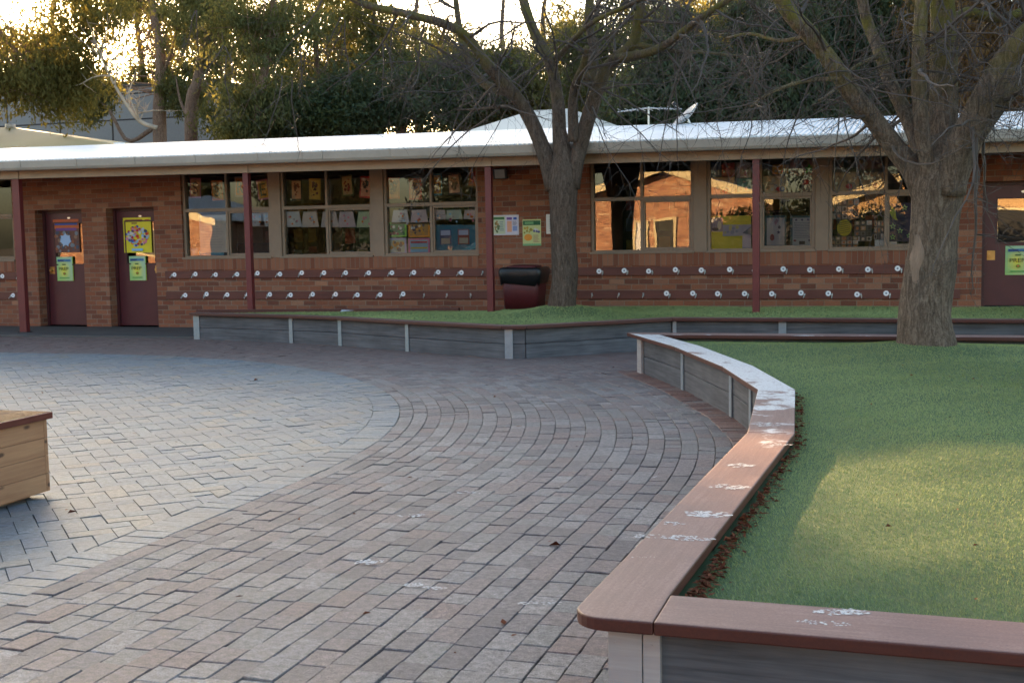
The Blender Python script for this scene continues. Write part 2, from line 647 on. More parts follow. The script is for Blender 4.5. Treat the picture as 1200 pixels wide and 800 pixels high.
M['lampglass'] = plain('lamp_glass', (.35, .34, .3), .12, .1, .1, 8)
M['bin'] = plain('bin_plastic', (.09, .013, .016), .5, 0, .2, 5)
M['liner'] = plain('bin_liner', (.012, .012, .014), .32, 0, .3, 9, .5, .02)
M['string'] = plain('string', (.35, .3, .25), .8)
M['greywall'] = m_ground('grey_panel', (.20, .2, .2), (.26, .26, .255), .3, .8, .1)
M['creamroof'] = plain('cream_roof_sheet', (.36, .3, .15), .65, 0, .1, .6, mode='world')
M['hiproof'] = plain('pale_roof_sheet', (.52, .5, .43), .45, .1, .1, .6, mode='world')
M['cream'] = plain('cream_bargeboard', (.68, .58, .36), .5, 0, .08, 2, mode='world')
M['weather'] = plain('weatherboard_tan', (.5, .32, .16), .6, 0, .15, 2, mode='world', stretch=(.4, 1, 6))
M['obrick'] = m_brick_wall('salmon_brick', 2.1)
M['dish'] = plain('dish_white', (.42, .42, .41), .45, 0, .1, 3)
M['ceramic'] = plain('pot_white', (.66, .66, .64), .35, 0, .05, 8)
M['whitepaint'] = m_worn_paint()

# ------------------------------------------------------------------ ground


def sheet(name, poly, z, mat):
    mb = MB()
    mb.add([(p[0], p[1], z) for p in poly], [tuple(range(len(poly)))])
    return tag(obj(name, mb, mat), kind='structure')


sheet('ground', [(-400, -300), (400, -300), (400, 700), (-400, 700)], -.03, M['soil'])
sheet('paving_bed', [(-30, -14), (9, -14), (9, 18.9), (-30, 18.9)], -.012, M['sand'])

# ring of the paving: straight along y, a quarter turn, straight along -x
RX, RY, RR = -11.03, 7.2, 7.25


def clip(poly, inside):
    """clip a polygon by a list of half planes (a, b, c): a x + b y <= c"""
    for a, b, c in inside:
        out = []
        n = len(poly)
        for i in range(n):
            p, q = poly[i], poly[(i + 1) % n]
            dp, dq = a * p[0] + b * p[1] - c, a * q[0] + b * q[1] - c
            if dp <= 0:
                out.append(p)
            if (dp < 0 < dq) or (dq < 0 < dp):
                t = dp / (dp - dq)
                out.append((p[0] + t * (q[0] - p[0]), p[1] + t * (q[1] - p[1])))
        poly = out
        if len(poly) < 3:
            return []
    return poly


def brick(mb, poly, gap=.0007, bev=.0042, z=0., tilt=.0014, h=.02, jit=.0022):
    """one paver: chamfered top over short sides"""
    n = len(poly)
    poly = [(p[0] + random.uniform(-jit, jit), p[1] + random.uniform(-jit, jit)) for p in poly]
    cx = sum(p[0] for p in poly) / n
    cy = sum(p[1] for p in poly) / n
    ex = max(abs(p[0] - cx) + abs(p[1] - cy) for p in poly)
    if ex < .03:
        return

    def shrink(d):
        r = []
        for i in range(n):
            p0, p1, p2 = poly[i - 1], poly[i], poly[(i + 1) % n]
            e1 = Vector((p1[0] - p0[0], p1[1] - p0[1]))
            e2 = Vector((p2[0] - p1[0], p2[1] - p1[1]))
            if e1.length < 1e-6 or e2.length < 1e-6:
                r.append(p1)
                continue
            e1.normalize()
            e2.normalize()
            n1, n2 = Vector((-e1.y, e1.x)), Vector((-e2.y, e2.x))
            m = n1 + n2
            den = max(.3, 1 + n1.dot(n2))
            r.append((p1[0] + m.x * d / den, p1[1] + m.y * d / den))
        return r
    a, b = shrink(gap + random.uniform(0, .0022)), shrink(gap + bev)
    zj = z + random.gauss(0, .0016)
    tx, ty = random.gauss(0, tilt) / .1, random.gauss(0, tilt) / .1

    def zz(p):
        return zj + (p[0] - cx) * tx + (p[1] - cy) * ty
    v = [(p[0], p[1], zz(p) - .02) for p in a] + [(p[0], p[1], zz(p) - .004) for p in a] + [(p[0], p[1], zz(p)) for p in b]
    f = [tuple(range(2 * n, 3 * n))]
    for i in range(n):
        j = (i + 1) % n
        f.append((i, j, n + j, n + i))
        f.append((n + i, n + j, 2 * n + j, 2 * n + i))
    mb.add(v, f)


def ring_pt(s, d):
    """point s metres along the ring line (offset d outward) measured on that offset line"""
    r = RR + d
    L0 = 7.2 + 1.5
    La = r * math.pi / 2
    if s < L0:
        return (RX + r, -1.5 + s)
    if s < L0 + La:
        a = (s - L0) / r
        return (RX + r * math.cos(a), RY + r * math.sin(a))
    return (RX - (s - L0 - La), RY + r)


def strip_bricks(mb, d0, d1, lens, smax, keep):
    dm = (d0 + d1) / 2
    s = random.uniform(-.2, 0)
    k0, k1 = (RR + d0) / (RR + dm), (RR + d1) / (RR + dm)
    L0, La = 8.7, (RR + dm) * math.pi / 2

    def pt(s, d, k):
        if s < L0:
            return ring_pt(s, d)
        if s < L0 + La:
            return ring_pt(L0 + (s - L0) * k, d)
        return ring_pt(L0 + (RR + d) * math.pi / 2 + (s - L0 - La), d)
    while s < smax:
        ln = lens()
        c = pt(s + ln / 2, dm, 1)
        if keep(*c):
            brick(mb, [pt(s, d0, k0), pt(s, d1, k1), pt(s + ln, d1, k1), pt(s + ln, d0, k0)])
        s += ln


# plan of the two raised beds (outer edge of the seat boards)
NEAR_O = [(4.5, 3.41), (-.94, 3.41), (-.82, 6.86), (-.97, 8.75), (-1.43, 10.2), (-2.15, 11.91), (-3.0, 13.55), (4.5, 13.64)]
FAR_O = [(4.5, 16.03), (-2.93, 16.12), (-4.55, 14.62), (-4.87, 14.56), (-6.55, 15.3), (-7.94, 16.0), (-8.9, 16.32), (-10.95, 16.78)]


def in_poly(x, y, poly):
    c = False
    n = len(poly)
    for i in range(n):
        (x1, y1), (x2, y2) = poly[i], poly[(i + 1) % n]
        if (y1 > y) != (y2 > y) and x < (x2 - x1) * (y - y1) / (y2 - y1) + x1:
            c = not c
    return c


def seg_d(x, y, a, b):
    ax, ay = a
    dx, dy = b[0] - ax, b[1] - ay
    t = max(0, min(1, ((x - ax) * dx + (y - ay) * dy) / (dx * dx + dy * dy + 1e-12)))
    return math.hypot(x - ax - t * dx, y - ay - t * dy)


def line_d(x, y, pl):
    return min(seg_d(x, y, pl[i], pl[i + 1]) for i in range(len(pl) - 1))


FAR_POLY = FAR_O + [(-6.6, 17.5), (-6, 19), (4.5, 19)]


def keep_course(x, y):
    if y > 16.98 or x > 4.4 or x < -24:
        return False
    if in_poly(x, y, NEAR_O) and line_d(x, y, NEAR_O) > .5:
        return False
    if in_poly(x, y, FAR_POLY) and line_d(x, y, FAR_POLY) > .5:
        return False
    return True


mb = MB()
CWD = .125
for k in range(44):
    strip_bricks(mb, k * CWD, (k + 1) * CWD, lambda: random.choice((.235, .22, .2, .18, .16, .14, .25)) * random.uniform(.94, 1.06), 8.7 + 12 + 12 + k * .2, keep_course)
tag(obj('brick_paving', mb, M['paver']), kind='structure')

mb = MB()
strip_bricks(mb, -.25, 0, lambda: .118, 8.7 + 11.4 + 11, lambda x, y: True)
tag(obj('border_paving', mb, M['paver_blue']), kind='structure')

# herringbone inside the ring
half = [(1, 0, RX + RR - .25), (0, 1, RY + RR - .25), (-1, 0, 23.5), (0, -1, 1.4)]
for k in range(1, 24):
    a = math.pi / 2 * k / 24
    half.append((math.cos(a), math.sin(a), RX * math.cos(a) + RY * math.sin(a) + RR - .25))
mb = MB()
w = .119
ca = math.cos(R(45)) * w
for k in range(-140, 140):
    for m_ in range(-60, 60):
        for kind in (0, 1):
            i0, j0 = (k + 4 * m_, k) if kind == 0 else (3 + k + 4 * m_, k)
            sx, sy = (2, 1) if kind == 0 else (1, 2)
            cxx, cyy = i0 + sx / 2, j0 + sy / 2
            wx, wy = (cxx - cyy) * ca - 9, (cxx + cyy) * ca + 6
            if wx > -3.8 or wy > 14.5 or wy < -1.3 or wx < -21 or wx < -.82 * (wy + 12):
                continue
            quad = [((i - j) * ca - 9, (i + j) * ca + 6) for i, j in ((i0, j0), (i0 + sx, j0), (i0 + sx, j0 + sy), (i0, j0 + sy))]
            p = clip(quad, half)
            if len(p) >= 3:
                brick(mb, p, .0005, .0028, 0, .001, .02, .001)
tag(obj('herringbone_paving', mb, M['paver_blue']), kind='structure')

# header row of red pavers along the curved seat
mb = MB()
edge = [(-.74, 3.0), (-.72, 6.9), (-.87, 8.8), (-1.31, 10.25), (-2.03, 11.95), (-2.9, 13.6)]
for i in range(2, len(edge) - 1):
    a, b = Vector(edge[i]), Vector(edge[i + 1])
    u = (b - a).normalized()
    nn = Vector((-u.y, u.x))
    L = (b - a).length
    s = 0
    while s < L:
        p0, p1 = a + u * s, a + u * min(s + .12, L)
        for off, wd in ((.0, .24),):
            brick(mb, [tuple(p0 + nn * off), tuple(p1 + nn * off), tuple(p1 + nn * (off + wd)), tuple(p0 + nn * (off + wd))][::1], .003, .005, .004)
        s += .12
tag(obj('edge_paving', mb, M['paver_red']), kind='structure')

mb = MB()
mb.prism([(-26, 16.98), (-6.9, 16.98), (-6.9, 19.4), (-26, 19.4)], -.02, .03)
tag(obj('verandah_slab', mb, M['slab'], bevel=.01), kind='structure')

# small scuffs of white paint trodden on the pavers


def flakes(mb, cx, cy, z, rx, ry, n, ang=0.):
    for _ in range(n):
        a, r = random.uniform(0, 6.28), math.sqrt(random.random())
        x, y = r * math.cos(a) * rx, r * math.sin(a) * ry
        x, y = cx + x * math.cos(ang) - y * math.sin(ang), cy + x * math.sin(ang) + y * math.cos(ang)
        s = random.uniform(.12, .32) * min(rx, ry)
        k = 7
        pl = [(x + s * random.uniform(.5, 1.6) * math.cos(6.283 * q / k), y + s * random.uniform(.5, 1.2) * math.sin(6.283 * q / k)) for q in range(k)]
        mb.add([(p[0], p[1], z + random.uniform(0, .0006)) for p in pl], [tuple(range(k))])


mb = MB()
for px, py, rx, ry, n in ((485, 686, .05, .03, 34), (508, 690, .06, .03, 14), (428, 660, .06, .04, 20), (440, 658, .05, .04, 10), (620, 708, .05, .025, 20), (647, 708, .05, .03, 9), (487, 605, .1, .04, 16), (545, 578, .12, .04, 16), (770, 560, .05, .03, 8)):
    d = AZ + AX * ((px - 600) / F) - AY * ((py - 400) / F)
    g = Vector((0, 0, CAMZ)) + d * (-CAMZ / d.z)
    flakes(mb, g.x, g.y, .006, rx, ry, n, R(20))
tag(obj('paint_scuffs', mb, M['whitepaint']), kind='structure')


# ------------------------------------------------------------------ raised beds


def offset_line(pl, d):
    """open polyline moved d to its right-hand side, mitred"""
    out = []
    n = len(pl)
    for i in range(n):
        p = Vector(pl[i])
        e1 = (p - Vector(pl[i - 1])).normalized() if i > 0 else None
        e2 = (Vector(pl[i + 1]) - p).normalized() if i < n - 1 else None
        e1 = e1 or e2
        e2 = e2 or e1
        n1, n2 = Vector((e1.y, -e1.x)), Vector((e2.y, -e2.x))
        m = n1 + n2
        out.append(tuple(p + m * d / max(.25, 1 + n1.dot(n2))))
    return out


def local_slab(name, poly, z0, z1, ang, mat, parent, bevel=.004, origin=None, rounded=None):
    o0 = Vector(origin if origin is not None else poly[0])
    c, s = math.cos(-ang), math.sin(-ang)
    loc = [((p[0] - o0.x) * c - (p[1] - o0.y) * s, (p[0] - o0.x) * s + (p[1] - o0.y) * c) for p in poly]
    mb = MB().prism(loc, 0, z1 - z0)
    return obj(name, mb, mat, parent, (o0.x, o0.y, z0), ang, False, bevel)


def bed(root, outer, seat_w, ztop, thick, skip_ends, post_at, joints, over=.1, wall_skip=()):
    """seat boards on top of a wall of two sleepers between posts"""
    inner = offset_line(outer, seat_w)
    face = offset_line(outer, over)
    back = offset_line(outer, over + .07)
    zs = ztop - thick
    for i in range(len(outer) - 1):
        a, b = Vector(outer[i]), Vector(outer[i + 1])
        ang = math.atan2(b.y - a.y, b.x - a.x)
        g = .0012
        u = (b - a).normalized() * g
        quad = [Vector(outer[i]) + u, Vector(outer[i + 1]) - u, Vector(inner[i + 1]) - u, Vector(inner[i]) + u]
        if i in joints:                                # rounded nose
            quad = joints[i](quad)
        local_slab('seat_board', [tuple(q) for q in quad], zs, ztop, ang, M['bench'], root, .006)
        if i in wall_skip:
            continue
        hh = (zs - .004) / 2
        fa, fb, ba, bb = (Vector(p) for p in (face[i], face[i + 1], back[i], back[i + 1]))
        u2 = (fb - fa).normalized() * .004
        for r_ in (0, 1):
            local_slab('sleeper', [tuple(fa + u2), tuple(fb - u2), tuple(bb - u2), tuple(ba + u2)], r_ * hh + (.002 if r_ else -.02), (r_ + 1) * hh - .003, ang, M['sleeper'], root, .007)
    for (x, y, ang, wd, kind) in post_at:
        c, s = math.cos(ang), math.sin(ang)

        def P(lx, ly):
            return (x + lx * c - ly * s, y + lx * s + ly * c)
        if kind == 'steel':  # I-section galvanised post: flange outside, web between the sleepers
            mbp = MB().box(-wd / 2, wd / 2, -.016, -.006, 0, zs + .01).box(-.004, .004, -.006, .05, 0, zs + .01)
            obj('steel_post', mbp, M['steel'], root, (x, y, -.01), ang, False, .0015)
        else:
            mbp = MB().box(-wd / 2, wd / 2, -.03, -.004, 0, zs + .008)
            obj('timber_post', mbp, M['palepost'], root, (x, y, -.01), ang, False, .003)
    return inner, face


near = thing('planter_bench', 'raised artificial lawn bed in front with scuffed red brown bench top curving round it', 'planter bench', (-.9, 3.5, 0))


def nose_front(q):
    # the corner board: its outer corner is rounded
    a, b, c, d = q
    p = Vector((-.94, 3.41))
    r = .12
    arc = [p + Vector((r, r)) + Vector((math.cos(t), math.sin(t))) * r for t in [R(180 + 90 * k / 6) for k in range(7)]]
    arc = arc[::-1]
    # left-hand board runs down to the front edge, front board butts against it
    return arc + [b, c, Vector((-.685, 3.41))]


def front_board(q):
    a, b, c, d = q
    return [a, Vector((-.683, 3.41)), Vector((-.683, 3.69)), d]


NEAR_I = offset_line(NEAR_O, .265)


def left_board(q):
    p = Vector((-.94, 3.41))
    r = .1
    cen = p + Vector((r, r))
    arc = [cen + Vector((math.cos(t), math.sin(t))) * r for t in [R(270 - 90 * k / 6) for k in range(7)]]
    return arc + [q[1], q[2], Vector((-.6845, 3.7)), Vector((-.6845, 3.41))]


na = [(-.83, 3.5), (-.72, 6.88)]
posts = [(-.785, 3.51, 0., .105, 'timber'), (-.703, 3.512, 0., .052, 'timber')]
nf = offset_line(NEAR_O, .1)


def on_line(pl, i, t):
    a, b = Vector(pl[i]), Vector(pl[i + 1])
    p = a + (b - a) * t
    return p.x, p.y, math.atan2(b.y - a.y, b.x - a.x)


for i, t in ((5, .02), (4, .04), (3, .5), (2, .6), (2, .02)):
    x, y, an = on_line(nf, i, t)
    posts.append((x, y, an + math.pi, .08, 'steel'))
x, y, an = on_line(nf, 5, .93)
posts.append((x, y, an + math.pi, .17, 'timber'))
for xx in (1.2, 3.2):
    posts.append((xx, 3.51, 0, .06, 'steel'))
# the outline runs clockwise seen from the seat side, so mirror the post frames
posts = [(x, y, a if k == 'timber' and y < 3.6 else a, w_, k) for (x, y, a, w_, k) in posts]
bed(near, NEAR_O, .265, .45, .042, (), [], {0: front_board, 1: left_board}, .1)
for (x, y, a, w_, k) in posts:
    zs = .40
    if k == 'steel':
        mbp = MB().box(-w_ / 2, w_ / 2, -.014, -.004, 0, zs).box(-.004, .004, -.004, .05, 0, zs)
        obj('steel_post', mbp, M['steel'], near, (x, y, 0), a, False, .0015)
    else:
        mbp = MB().box(-w_ / 2, w_ / 2, -.034, -.004, 0, zs)
        for sx in ((-.3,) if w_ > .08 else (0,)):
            mbp.disc_y(sx * w_, -.0338, zs - .045, .004, .002, 8)
        obj('timber_post', mbp, M['palepost'], near, (x, y, 0), a, False, .003)

# white shoe-shaped paint marks on the front half of the seat
for px, py, rx, ry, n in ((868, 545, .07, .05, 26), (855, 570, .09, .05, 34), (832, 602, .09, .055, 44), (812, 601, .05, .03, 10), (786, 613, .07, .03, 16), (806, 630, .1, .035, 44), (770, 628, .09, .03, 24), (752, 652, .06, .012, 10), (975, 717, .055, .028, 40), (998, 716, .05, .028, 36), (950, 728, .04, .02, 18), (978, 730, .045, .018, 24), (900, 497, .1, .06, 22), (908, 520, .09, .04, 20)):
    d = AZ + AX * ((px - 600) / F) - AY * ((py - 400) / F)
    g = Vector((0, 0, CAMZ)) + d * ((.4515 - CAMZ) / d.z)
    mb = MB()
    flakes(mb, g.x, g.y, .4512, rx, ry, n, R(8))
    part('paint_mark', mb, M['whitepaint'], near)

far = thing('planter_bench', 'far raised bed with pointed front corner, grey sleeper walls and red edging before the windows', 'planter bench', (-4.9, 14.7, 0))
FAR_I, FAR_F = bed(far, FAR_O, .2, .435, .045, (), [], {}, .09)
fposts = [(0, .035, .13), (0, .985, .07), (1, .99, .07), (2, .98, .07), (4, .2, .11), (6, .006, .05), (6, .2, .1), (6, .4, .08), (6, .62, .08), (6, .9, .08)]
for i, t, w_ in fposts:
    x, y, a = on_line(FAR_F, 6 - i, 1 - t)
    a += math.pi
    if i == 4:
        a = 0
    zs = .388
    mbp = MB().box(-w_ / 2, w_ / 2, -.014, -.004, 0, zs).box(-.004, .004, -.004, .05, 0, zs)
    obj('steel_post', mbp, M['steel'], far, (x, y, 0), a, False, .0015)
local_slab('back_board', [(-10.95, 16.99), (-6.6, 17.62), (-6.6, 17.68), (-10.95, 17.05)], .34, .47, math.atan2(.63, 4.35), M['bench'], far, .004)
local_slab('end_board', [(-10.9, 16.86), (-10.84, 16.86), (-10.84, 16.985), (-10.9, 16.985)], 0, .40, math.pi / 2, M['sleeper'], far, .003)

# ------------------------------------------------------------------ artificial turf
T1 = (-4.74, 17.0)        # tree in the far bed
T2 = (.25, 12.25)         # tree on the near lawn


def smooth(t):
    t = np.clip(t, 0, 1)
    return t * t * (3 - 2 * t)


def pl_dist(x, y, pl):
    d = np.full(x.shape, 1e9)
    for i in range(len(pl) - 1):
        (ax, ay), (bx, by) = pl[i], pl[i + 1]
        dx, dy = bx - ax, by - ay
        t = np.clip(((x - ax) * dx + (y - ay) * dy) / (dx * dx + dy * dy), 0, 1)
        d = np.minimum(d, np.hypot(x - ax - t * dx, y - ay - t * dy))
    return d


def pts_in(x, y, poly):
    c = np.zeros(x.shape, bool)
    n = len(poly)
    for i in range(n):
        (x1, y1), (x2, y2) = poly[i], poly[(i + 1) % n]
        if y1 == y2:
            continue
        c ^= ((y1 > y) != (y2 > y)) & (x < (x2 - x1) * (y - y1) / (y2 - y1) + x1)
    return c


def z_near(x, y):
    d = pl_dist(x, y, NEAR_I)
    z = .375 + .045 * smooth(d / .9)
    r = np.hypot(x - T2[0], y - T2[1])
    z = z + .075 * np.exp(-(r / .62) ** 2) + .016 * np.sin(x * 2.1 + y * 1.3) * np.sin(y * 1.7) * smooth(d / .6) + .006 * np.sin(x * 5.3 - y * 2.9) * np.sin(y * 4.1 + 1.) * smooth(d / .4)
    return z


def z_far(x, y):
    r = np.hypot(x - T1[0], (y - T1[1]))
    return .418 + .15 * np.exp(-(r / .62) ** 2) + .008 * np.sin(x * 2.3) * np.sin(y * 2.9)


def turf(name, poly, zf, step, bb):
    nx, ny = int((bb[1] - bb[0]) / step), int((bb[3] - bb[2]) / step)
    xs, ys = np.linspace(bb[0], bb[1], nx), np.linspace(bb[2], bb[3], ny)
    X, Y = np.meshgrid(xs, ys)
    Z = zf(X, Y)
    v = np.stack([X, Y, Z], -1).reshape(-1, 3)
    i, j = np.meshgrid(np.arange(nx - 1), np.arange(ny - 1))
    b = (j * nx + i).ravel()
    q = np.stack([b, b + 1, b + nx + 1, b + nx], -1)
    cx, cy = v[q][:, :, 0].mean(1), v[q][:, :, 1].mean(1)
    q = q[pts_in(cx, cy, poly)]
    o = bpy.data.objects.new(name, np_mesh(name, v, q.ravel(), 4, M['turf'], True))
    COL.objects.link(o)
    return tag(o, kind='structure')


def blades(name, poly, zf, bb, dens_fn, maxd, h0, w0):
    n = int((bb[1] - bb[0]) * (bb[3] - bb[2]) * maxd)
    x, y = rng.uniform(bb[0], bb[1], n), rng.uniform(bb[2], bb[3], n)
    k = pts_in(x, y, poly) & (rng.random(n) < dens_fn(x, y) / maxd)
    x, y = x[k], y[k]
    n = len(x)
    z = zf(x, y)
    sc = 1 + .10 * np.maximum(0, y - 4)                   # thicker fibres further off
    a = rng.uniform(0, 2 * np.pi, n)
    h = h0 * rng.uniform(.55, 1.2, n)
    # fibres lie over in streaks
    la = 2.2 + 1.5 * np.sin(x * 1.1 + y * .7) + rng.normal(0, .8, n)
    lean = h * rng.uniform(.3, 1.1, n)
    w = w0 * sc * rng.uniform(.7, 1.3, n)
    dx, dy = np.cos(a) * w, np.sin(a) * w
    v = np.empty((n, 3, 3))
    v[:, 0] = np.stack([x - dx, y - dy, z - .002], -1)
    v[:, 1] = np.stack([x + dx, y + dy, z - .002], -1)
    v[:, 2] = np.stack([x + np.cos(la) * lean, y + np.sin(la) * lean, z + h], -1)
    o = bpy.data.objects.new(name, np_mesh(name, v.reshape(-1, 3), np.arange(3 * n), 3, M['blade']))
    COL.objects.link(o)
    return tag(o, 'short green artificial grass fibres', 'artificial grass', None, 'stuff')


near_poly = [(p[0] - 0, p[1]) for p in NEAR_I]
turf('lawn', offset_line(NEAR_O, .18), z_near, .1, (-3, 4.5, 3.4, 13.7))
blades('lawn_grass', near_poly, z_near, (-2.8, 3.4, 3.6, 13.5),
       lambda x, y: np.where(x < .12 * y + 1.2, np.clip(17000 - 1500 * (y - 4), 5200, 17000), 2500), 17000, .011, .0012)
far_poly = [(4.5, 19)] + FAR_I + [(-10.85, 16.98), (-6.6, 17.6), (-6.0, 17.8), (-6.0, 19)]
turf('planter_lawn', [(4.5, 18.9)] + offset_line(FAR_O, .15) + [(-10.85, 17.0), (-6.6, 17.65), (-6.0, 17.75), (-6.0, 18.9)], z_far, .12, (-11, 4.5, 14.4, 18.86))
blades('planter_grass', far_poly, z_far, (-11, 2.6, 14.5, 18.84), lambda x, y: np.full(x.shape, 4200.), 4200, .018, .0012)

# dry leaves along the inner edge of the seat and a few on the pavers
mb = MB()
li = [Vector(p) for p in NEAR_I]


def leaf(mb, x, y, z, s):
    a = random.uniform(0, 6.28)
    c, q = math.cos(a), math.sin(a)
    t = random.uniform(-.4, .9) * s
    pts = [(-1, 0, 0), (-.2, .42, t), (1, 0, random.uniform(0, .5) * s / s * .3 * s), (-.2, -.42, t * .6)]
    v = [(x + (p[0] * c - p[1] * q) * s, y + (p[0] * q + p[1] * c) * s, z + abs(p[2]) + .002) for p in pts]
    mb.add(v, [(0, 1, 2), (0, 2, 3)])


for _ in range(1000):
    i = random.choice((1, 1, 1, 1, 2, 3))
    t = random.random() ** (1.7 if i == 1 else 1.)
    p = li[i].lerp(li[i + 1], t)
    u = (li[i + 1] - li[i]).normalized()
    nn = Vector((u.y, -u.x))
    d = abs(random.gauss(0, .03)) + .004
    q = p + nn * d
    leaf(mb, q.x, q.y, float(z_near(np.array([q.x]), np.array([q.y]))[0]) + random.uniform(.004, .03) * (1 - min(1, d / .1)) + .006, random.uniform(.009, .022))
for _ in range(60):
    x, y = random.uniform(-.4, 1.5), random.uniform(4, 12)
    leaf(mb, x, y, float(z_near(np.array([x]), np.array([y]))[0]) + .014, random.uniform(.008, .016))
tag(obj('leaf_litter', mb, M['litter']), 'brown dry leaves gathered along the inner edge of the bench', 'leaf litter', None, 'stuff')
mb = MB()
for px, py in ((300, 446), (310, 465), (225, 459), (50, 461), (35, 467), (608, 500), (158, 508), (560, 520), (706, 438), (710, 439), (78, 598), (85, 601), (480, 560), (650, 640), (590, 730), (350, 610), (280, 700), (430, 720)):
    d = AZ + AX * ((px - 600) / F) - AY * ((py - 400) / F)
    g = Vector((0, 0, CAMZ)) + d * (-CAMZ / d.z)
    leaf(mb, g.x, g.y, .004, random.uniform(.02, .035))
for _ in range(70):
    x, y = random.uniform(-6, -.9), random.uniform(4, 15)
    if in_poly(x, y, NEAR_O) or in_poly(x, y, FAR_POLY) or (x < -4.9 and y < 6.5):
        continue
    leaf(mb, x, y, .004, random.uniform(.008, .02))
tag(obj('fallen_leaves', mb, M['litter']), 'dark fallen leaves scattered on the brick paving', 'fallen leaves', None, 'stuff')

# ------------------------------------------------------------------ timber box at the left
bx = thing('timber_box', 'low pine board box seat with varnished dark red lid on the paving', 'box seat', (-5.9, 5.5, 0))
zb = .035
for k in range(4):
    h = .112
    z0 = zb + k * (h + .002)
    # each row is four boards round the box
    for nm, x, y, ang, L in (('board', -5.13, 4.752, math.pi / 2, 1.436), ('board', -5.13, 6.22, math.pi, 1.55), ('board', -6.68, 6.188, -math.pi / 2, 1.436), ('board', -6.68, 4.72, 0, 1.55)):
        b = MB().box(0, L, 0, .03, 0, h)
        obj(nm, b, M['pine'], bx, (x, y, z0), ang, False, .003)
obj('base', MB().box(0, 1.35, 0, 1.35, 0, zb), M['pine'], bx, (-6.58, 4.8, 0))
for k in range(6):
    obj('lid_board', MB().box(0, 1.56, 0, .258, 0, .042), M['cap'], bx, (-5.105, 4.69 + 0, zb + .459), math.pi / 2, False, .004) if k == 0 else obj('lid_board', MB().box(0, 1.56, 0, .258, 0, .042), M['cap'], bx, (-5.105 - .262 * k, 4.69, zb + .459), math.pi / 2, False, .004)

# ------------------------------------------------------------------ the classroom block
WY = 18.85
bld = thing('classroom_block', 'long low brick classroom block with pale skillion roof and red verandah posts', 'school building', (-7, WY, 0))
XL, XR = -24., 5.
UNITS = [(-17.85, -16.08), (-12.37, -10.57), (-10.37, -8.61), (-8.40, -6.68), (-4.76, -3.09), (-2.88, -1.23), (-1.03, .63)]
DOORS = [(-15.57, -14.52, .03), (-13.98, -12.95, .03), (1.15, 2.2, .42)]
SILL, HEAD = 1.275, 2.86
wall = MB()
ops = [(a, b, SILL, HEAD) for a, b in ((UNITS[0]), (-12.37, -6.68), (-4.76, .63))] + [(a, b, z, z + 2.19 if z < .1 else 2.25) for a, b, z in DOORS]
ops.sort()
x = XL
for a, b, z0, z1 in ops:
    wall.box(x, a, WY, WY + .25, -.05, HEAD)
    if z0 > .1:
        wall.box(a, b, WY, WY + .25, -.05, z0 - .07)
    if z1 < HEAD:
        wall.box(a, b, WY, WY + .25, z1, HEAD)
    x = b
wall.box(x, XR, WY, WY + .25, -.05, HEAD)
wall.box(XL, XL + .25, WY + .25, 25.4, -.05, HEAD)
wall.box(XR - .25, XR, WY + .25, 25.4, -.05, HEAD)
wall.box(XL, XR, 25.4, 25.6, -.05, HEAD)
part('wall', wall, M['wall'], bld)
for a, b in ((UNITS[0]), (-12.37, -6.68), (-4.76, .63)):
    part('sill_bricks', MB().box(a + .002, b - .002, WY - .012, WY + .2, SILL - .2, SILL - .002), M['soldier'], bld)


def fall(x):
    return -.0095 * (x + 7)


def sheared(mb):
    mb.v = [(a, b, c + fall(a)) for a, b, c in mb.v]
    return mb


# roof: thin sheet rising to the back, then falling away
rf = MB()
rf.yprism([(17.16, 2.93), (21.6, 3.53), (26.2, 2.95), (26.2, 2.98), (21.6, 3.565), (17.16, 2.965)], XL - .4, XR + .4)
part('roof', sheared(rf), M['roof'], bld)
gt = MB()
gt.yprism([(17.15, 2.945), (17.13, 2.935), (17.13, 2.83), (17.15, 2.79), (17.27, 2.79), (17.27, 2.945), (17.255, 2.945), (17.255, 2.80), (17.165, 2.80), (17.145, 2.84), (17.145, 2.945)], XL - .4, XR + .4)
part('gutter', sheared(gt), M['gutter'], bld)
gto = bpy.data.objects['gutter']
for k in range(26):
    X = XL + .4 + 1.15 * k
    st = MB().box(X - .012, X + .012, 17.118, 17.128, 2.83, 2.95)
    part('gutter_strap', sheared(st), M['gutter'], gto, (X, 17.12, 2.9))
bm = MB().box(XL - .3, XR + .3, 17.45, 17.55, 2.66, 2.86)
part('beam', sheared(bm), M['beam'], bld, bevel=.006)
sf = MB().box(XL - .3, XR + .3, 17.28, WY + .2, 2.90, 2.915)
part('soffit', sheared(sf), M['soffit'], bld)
for px0, py0, zb_ in ((22.5, 210, .03), (290.4, 204, .03), (572.5, 197, .40), (884.2, 187, .40)):
    X = X_at(px0 + 2, 300 if px0 > 100 else 300, 17.5)
    w_ = .1 if px0 > 100 else .15
    p = MB().box(X - w_ / 2, X + w_ / 2, 17.45, 17.55, zb_, 2.655 + fall(X))
    o = part('post', p, M['post'], bld, (X, 17.5, zb_), bevel=.006)
    cap_ = MB().box(X - w_ / 2 - .015, X + w_ / 2 + .015, 17.43, 17.447, 2.66 + fall(X), 2.82 + fall(X))
    part('bracket', cap_, M['beam'], o)
    foot = MB().box(X - .09, X + .09, 17.42, 17.58, zb_, zb_ + .012)
    part('base_plate', foot, M['dark'], o)
X = 4.0
part('post', MB().box(X - .05, X + .05, 17.45, 17.55, .4, 2.6 + fall(X)), M['post'], bld, (X, 17.5, .4), bevel=.006)

